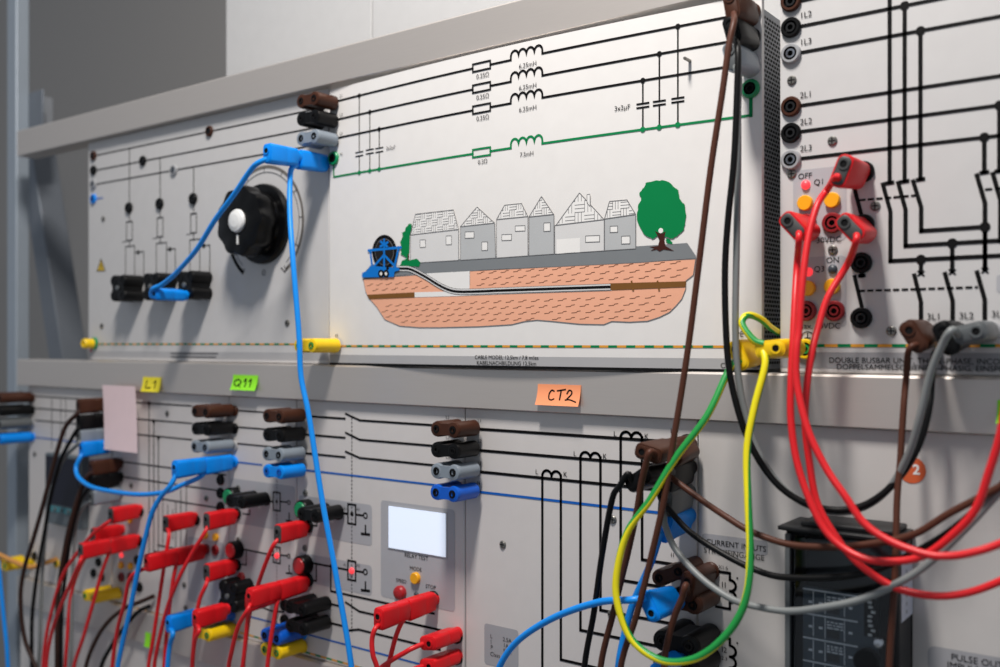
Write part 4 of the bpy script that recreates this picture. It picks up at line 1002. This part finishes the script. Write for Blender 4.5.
lead('blue lead from the left blue plug, sweeping right to the stacked blue plugs', 'blue_cable', .0029,
     [(80,458),(76,468),(79,478),(92,487),(115,492),(140,494.5),(165,492),(182,485),(200,477)], [.040,.044,.048,.052,.054,.056,.054,.048,.042],
     ((111,445), LOWER_Y, 'straight', *BLU, 0), ((233.5,460.5), LOWER_Y, 'straight', *BLU, 0))
lead('blue lead from the outer stacked plug below the green note', 'blue_cable', .0029,
     [(170,486),(160,498),(152,513),(146,535),(138,570),(130,610),(122,645),(117,675)], [.080,.082,.084,.084,.084,.084,.084,.084],
     ((233.5,460.5), -.033, 'straight', *BLU, 0, LOWER_Y), drop=True)
lead('blue lead from the plug low on the left beside the yellow connector', 'blue_cable', .0029,
     [(173,634),(170,645),(168,660),(167,680)], [.052,.054,.054,.054], ((210,611.5), -.010, 'straight', *BLU, 0, LOWER_Y), drop=True)
lead('dark brown lead from the brown plug behind the pink paper', 'dark_brown_cable', .0030,
     [(77,414),(66,426),(59,445),(52,470),(43,505),(33,540),(24,570),(20.5,600),(25,640),(40,680)], [.040,.046,.05,.052,.054,.056,.056,.056,.054,.05], ((108,403), LOWER_Y, 'straight', *BRN, 0), drop=True)
lead('thin black lead from the black plug behind the pink paper', 'black_cable', .0027,
     [(77,430),(67,447),(60,462),(51,495),(45,530),(37,575),(32,620),(32,680)], [.036,.04,.042,.044,.046,.046,.046,.044], ((108,419), LOWER_Y, 'straight', *BLK, 0), drop=True)
lead('grey lead from the grey plug behind the pink paper', 'grey_cable', .0025,
     [(78,444),(66,456),(58,472),(50,495),(46,525),(42,580),(40,640),(38,680)], [.032,.034,.034,.034,.034,.034,.034,.03], ((108,433), LOWER_Y, 'straight', *GRY, 0), drop=True)
lead('dark brown lead from the lower brown plug in front of the meter', 'dark_brown_cable', .0032,
     [(87,477),(79,495),(70,525),(63,560),(58,600),(57,672)], [.04,.044,.048,.05,.05,.05], ((121,463), LOWER_Y, 'straight', *BRN, 0), drop=True)
lead('black lead from the lower black plug in front of the meter', 'black_cable', .0025,
     [(88,489),(79,505),(71,535),(66,570),(62,610),(61,672)], [.04,.042,.044,.046,.046,.046], ((121,477), LOWER_Y, 'straight', *BLK, 0), drop=True)
lead('grey lead from the lower grey plug beside the meter', 'grey_cable', .0025,
     [(87,503),(80,512),(76,525),(74,545),(72,600),(71,672)], [.036,.036,.036,.036,.036,.036], ((121,492), LOWER_Y, 'straight', *GRY, 0), drop=True)
lead('blue lead hanging at the very left edge low down beside the post', 'blue_cable', .0029,
     [(-2,560),(1,590),(4,620),(7,650),(9,690)], [.05,.05,.05,.05,.05])
lead('orange lead crossing the post at the left edge above the yellow plug', 'orange_cable', .0034,
     [(-20,545),(0,555),(15,562),(30,567),(45,563),(56,559)], [.03,.034,.034,.03,.02,.0])
lead('dark brown lead in the shade at the bottom left between the red cables', 'dark_brown_cable', .0028,
     [(154,596),(140,602),(125,608),(108,622),(95,642),(85,672)], [-.002,.008,.016,.024,.028,.03], drop=True)
lead('black lead in the shade at the bottom left below the dark brown one', 'black_cable', .0028,
     [(150,606),(138,612),(124,628),(112,645),(100,672)], [-.002,.008,.016,.02,.024], drop=True)

# ================================================================== bridging connectors
BR = {}
def bridge_meshes(col, ringc):
    if (col, ringc) in BR: return BR[(col, ringc)]
    s = .0102; b = MB()
    for x in (-s, s):
        b.lathe([(.0078, -.0002), (.0078, -.0332), (.0072, -.0357), (.0046, -.0364), (.0040, -.0364), (.0040, -.0345), (.0001, -.0345)], (x, 0, 0), col, 24, mats=[col]*4 + [ringc, 'hole_black'])
    b.box((-s, -.0360, -.0056), (s, -.0040, .0056), col)
    b.lathe([(.0030, -.0330), (.0030, -.0335), (.0001, -.0335)], (0, 0, 0), col, 10)
    e = MB()
    for x in (-s, s): e.lathe([(.0034, -.0346), (.0034, -.0370), (.0020, -.0370), (.0020, -.0350), (.0001, -.0350)], (x, 0, 0), ringc, 18, mats=[ringc, ringc, 'hole_black', 'hole_black'])
    BR[(col, ringc)] = (b.mesh('body'), e.mesh('contact_ring')); return BR[(col, ringc)]
def bridge(label, col, ringc, p, Y=LOWER_Y, group=None, s=1.0, yr=None, roll=0, sy=1.0):
    """p: pixel of the right-hand prong at the panel"""
    q = P(p[0], p[1], Y if yr is None else yr); q.y = Y
    root = tag(empty('bridging_connector', q - Vector((.0102 * s, 0, 0))), label, 'connector', group)
    a, e = bridge_meshes(col, ringc)
    o = bpy.data.objects.new('body', a); COL.objects.link(o); o.parent = root
    k = bpy.data.objects.new('contact_ring', e); COL.objects.link(k); k.parent = o
    root.scale = (s, s * sy, s); root.rotation_euler = (0, math.radians(roll), 0)
    return root
dk = 'hole_black'
for (c, r), p, nm in ((('brown_plastic', dk), (333.5, 103.5), 'brown'), (('black_plastic', dk), (333.5, 121), 'black'), (('grey_plastic', dk), (333.5, 140.5), 'grey')):
    bridge(nm + ' bridging connector joining knob panel and cable model panel', c, r, p, CABLE_Y - .0034, 'bridging connectors at the cable model panel', sy=.80)
bridge('yellow bridging connector on the dashed earth line, left of the cable model caption', 'yellow_plastic', 'earth_green', (336, 345.5), CABLE_Y - .0034)
for (c, r), p, nm in ((('brown_plastic', dk), (474, 427.8), 'brown'), (('black_plastic', dk), (474, 448.3), 'black'), (('grey_plastic', dk), (474, 469.3), 'grey'), (('navy_plastic', dk), (473.5, 490.3), 'blue')):
    bridge(nm + ' bridging connector in the stack right above the lit screen', c, r, p, LOWER_Y - .0070, 'bridging connectors by the lit screen', sy=.90)
for (c, r), p, nm in ((('brown_plastic', dk), (301.5, 415), 'brown'), (('black_plastic', dk), (301.5, 433.5), 'black'), (('grey_plastic', dk), (301, 452.5), 'grey'), (('blue_plastic', 'navy_plastic'), (301.5, 469.5), 'blue')):
    bridge(nm + ' bridging connector in the middle stack, left of the falling blue cable', c, r, p, LOWER_Y - .0070, 'bridging connectors left of the blue cable', sy=.90)
for (c, r), p, nm in ((('brown_plastic', dk), (230.5, 410.3), 'brown'), (('black_plastic', dk), (230.5, 427.5), 'black'), (('grey_plastic', dk), (230, 445), 'grey')):
    bridge(nm + ' bridging connector in the blurred stack under the green note', c, r, p, LOWER_Y - .0034, 'bridging connectors under the green note')
for (c, r), p, nm in ((('brown_plastic', dk), (29.5, 397), 'brown'), (('black_plastic', dk), (29.5, 409.5), 'black'), (('dark_grey_plastic', dk), (29.5, 422.5), 'grey'), (('blue_plastic', 'navy_plastic'), (29.5, 437), 'blue')):
    bridge(nm + ' bridging connector of the stack cut by the left edge of the picture', c, r, p, LOWER_Y - .0034, 'bridging connectors at the left edge', sy=1.25)
bridge('yellow connector at the left edge under the orange lead', 'yellow_plastic', 'earth_green', (29, 562), LOWER_Y - .0034)
bridge('black bridging connector beside the right green button', 'black_plastic', dk, (339, 511.5), LOWER_Y - .0034)
bridge('black bridging connector beside the left green button', 'black_plastic', dk, (265.5, 498.5), LOWER_Y - .0034)
bridge('upper black connector of the pair left of the falling blue cable', 'black_plastic', dk, (326, 603), LOWER_Y - .0034)
bridge('lower black connector of the pair left of the falling blue cable', 'black_plastic', dk, (327, 621.5), LOWER_Y - .0034)
bridge('dark blue connector below the pair of black connectors', 'navy_plastic', dk, (301.5, 631), LOWER_Y - .0034)
bridge('yellow connector lowest below the dark blue one', 'yellow_plastic', 'earth_green', (301.5, 645), LOWER_Y - .0034)
bridge('yellow connector under the low blue plug and red plug', 'yellow_plastic', 'earth_green', (232, 628.5), LOWER_Y - .0034)
bridge('dark blue connector mostly hidden behind the low red plug', 'navy_plastic', dk, (231, 612.5), LOWER_Y - .0034)
bridge('yellow connector at the far left below the red stack', 'yellow_plastic', 'earth_green', (118, 592.5), LOWER_Y - .0034)
bridge('brown bridging connector across the seam beside the blue barrel plug', 'brown_plastic', dk, (697, 569), LOWER_Y - .0034, s=.92, roll=-24)
bridge('brown bridging connector under the double brown plug', 'brown_plastic', dk, (712, 596), LOWER_Y - .0034)
bridge('upper black bridging connector in the shade below the brown plugs', 'black_plastic', dk, (711, 634), LOWER_Y - .0034, s=1.15)
bridge('lower black bridging connector behind the bottom of the green and yellow loop', 'black_plastic', dk, (711, 657), LOWER_Y - .0034, s=1.15)
# earth plug standing alone at the left end of the knob panel
q = P(95, 343.5, LEFT_Y); r_ = tag(empty('earth_plug', q), 'small yellow earth plug at the left end of the dashed line under the knob panel', 'connector')
b = MB(); b.lathe([(.0068, -.0004), (.0068, -.016), (.0058, -.018), (.0030, -.018), (.0030, -.012), (.0001, -.012)], (0, 0, 0), 'yellow_plastic', 24); o = b.build('body', r_, local=True)
b = MB(); b.lathe([(.0085, -.0002), (.0085, -.003), (.007, -.004)], (0, 0, 0), 'green_plastic', 24); b.build('collar', r_, local=True)

# black four-pole blocks on the knob panel
BLKM = None
for i, (p, lb) in enumerate(((((247, 591.5), 'square black connector above the low blue and yellow connectors, left of a red cable')), ((137, 289), 'leftmost of the three black blocks below the resistor symbols'), ((170, 287.5), 'middle black block, behind the blue plug'), ((204, 286), 'rightmost black block, nearest the knob'))):
    q = P(p[0], p[1], LEFT_Y)
    r_ = tag(empty('bridging_block', q), lb, 'connector', 'black blocks below the resistor symbols' if i else None)
    if i == 0: r_.scale = (1.0, 1.0, 1.05)
    if BLKM is None:
        b = MB(); s = .0098
        for x in (-s, s):
            for z in (-s, s): b.lathe([(.0078, -.0003), (.0078, -.0265), (.0070, -.0285), (.0040, -.0290), (.0040, -.0275), (.0001, -.0275)], (x, 0, z), 'black_plastic', 22)
        b.box((-.0135, -.0282, -.0145), (.0135, -.0006, .0145), 'black_plastic'); BLKM = b.mesh('body')
        k = MB(); k.lathe([(.0032, -.0282), (.0032, -.0300), (.0018, -.0305), (.0001, -.0305)], (0, 0, 0), 'dark_grey_plastic', 16); BLKK = k.mesh('centre_screw')
    o = bpy.data.objects.new('body', BLKM); COL.objects.link(o); o.parent = r_
    k = bpy.data.objects.new('centre_screw', BLKK); COL.objects.link(k); k.parent = o

# ================================================================== notes
def note(name, label, p0, p1, m, strokes, curl, Y0=-.0006, tilt=0.0, ink='ink', sw=.0012):
    a, c = P(p0[0], p0[1], Y0), P(p1[0], p1[1], Y0)
    zt_, zb_ = a.z, P(p0[0], p1[1], Y0).z
    x0, x1 = a.x, c.x; n = 12
    root = tag(empty(name, ((x0 + x1) / 2, Y0, zb_)), label, 'note')
    b = MB(); fr, bk = [], []
    def yy(t): return Y0 - curl * t * t
    for k in range(n + 1):
        t = k / n; z = zt_ + (zb_ - zt_) * t
        for xx in (0, 1):
            x = x0 + (x1 - x0) * xx + tilt * t
            fr.append(Vector((x, yy(t) - .0003, z))); bk.append(Vector((x, yy(t), z)))
    fs = []
    N = len(fr)
    for k in range(n):
        i = 2 * k; fs += [[i, i+1, i+3, i+2], [N+i, N+i+2, N+i+3, N+i+1], [i, i+2, N+i+2, N+i], [i+1, N+i+1, N+i+3, i+3]]
    fs += [[0, N, N+1, 1], [2*n, 2*n+1, N+2*n+1, N+2*n]]
    b.add(fr + bk, fs, m); b.build('paper', root)
    if strokes:
        s = MB(); W_, H_ = x1 - x0, zt_ - zb_
        for st in strokes:
            pp = [Vector((x0 + W_ * u + tilt * v, yy(v) - .0006, zt_ - H_ * v)) for u, v in st]
            pp = spline(pp, 4) if len(pp) > 2 else pp
            for u, v in zip(pp, pp[1:]):
                d = (v - u); nn = Vector((-d.z, 0, d.x)).normalized() * sw / 2; e = d.normalized() * sw * .3
                s.poly([u - e - nn, v + e - nn, v + e + nn, u - e + nn], ink)
        s.build('handwriting', root, smooth=0, fix=False)
    return root
CT2 = [[(.40,.32),(.34,.28),(.29,.45),(.30,.68),(.36,.74),(.42,.68)], [(.47,.30),(.66,.22)], [(.56,.28),(.55,.72)], [(.70,.42),(.74,.26),(.80,.30),(.80,.45),(.72,.66)], [(.68,.72),(.78,.70),(.93,.80)]]
note('sticky_note', 'orange sticky note lettered CT2 on the middle rail', (538, 384), (581, 404.5), 'orange_paper', CT2, .005, sw=.0014)
Q11 = [[(.22,.30),(.10,.45),(.16,.72),(.30,.70),(.36,.45),(.22,.30)], [(.26,.60),(.38,.82)], [(.48,.42),(.56,.28),(.56,.76)], [(.68,.42),(.76,.28),(.76,.76)]]
note('sticky_note', 'lime green sticky note lettered Q11 on the middle rail', (233.3, 374.7), (258, 389.6), 'green_paper', Q11, .005, sw=.0018)
L1S = [[(.25,.25),(.22,.75)], [(.22,.75),(.50,.72)], [(.62,.38),(.74,.24)], [(.74,.24),(.72,.76)]]
note('sticky_note', 'yellow sticky note lettered L1 on the middle rail beside the pink paper', (143.2, 376.8), (161.3, 391.3), 'yellow_paper', L1S, .004, sw=.0018)
note('paper_sheet', 'pink paper strip hanging from the middle rail', (102.5, 385), (135, 448.5), 'pink_paper', None, .004, tilt=.011, Y0=-.012)
note('sticky_note', 'small green sticky note on the lowest rail among the red cables', (145.5, 632), (150.5, 646), 'green_paper', None, .002)
note('sticky_note', 'green sticky note cut by the right edge of the picture', (997.5, 400), (1030, 423), 'green_paper', None, .006)
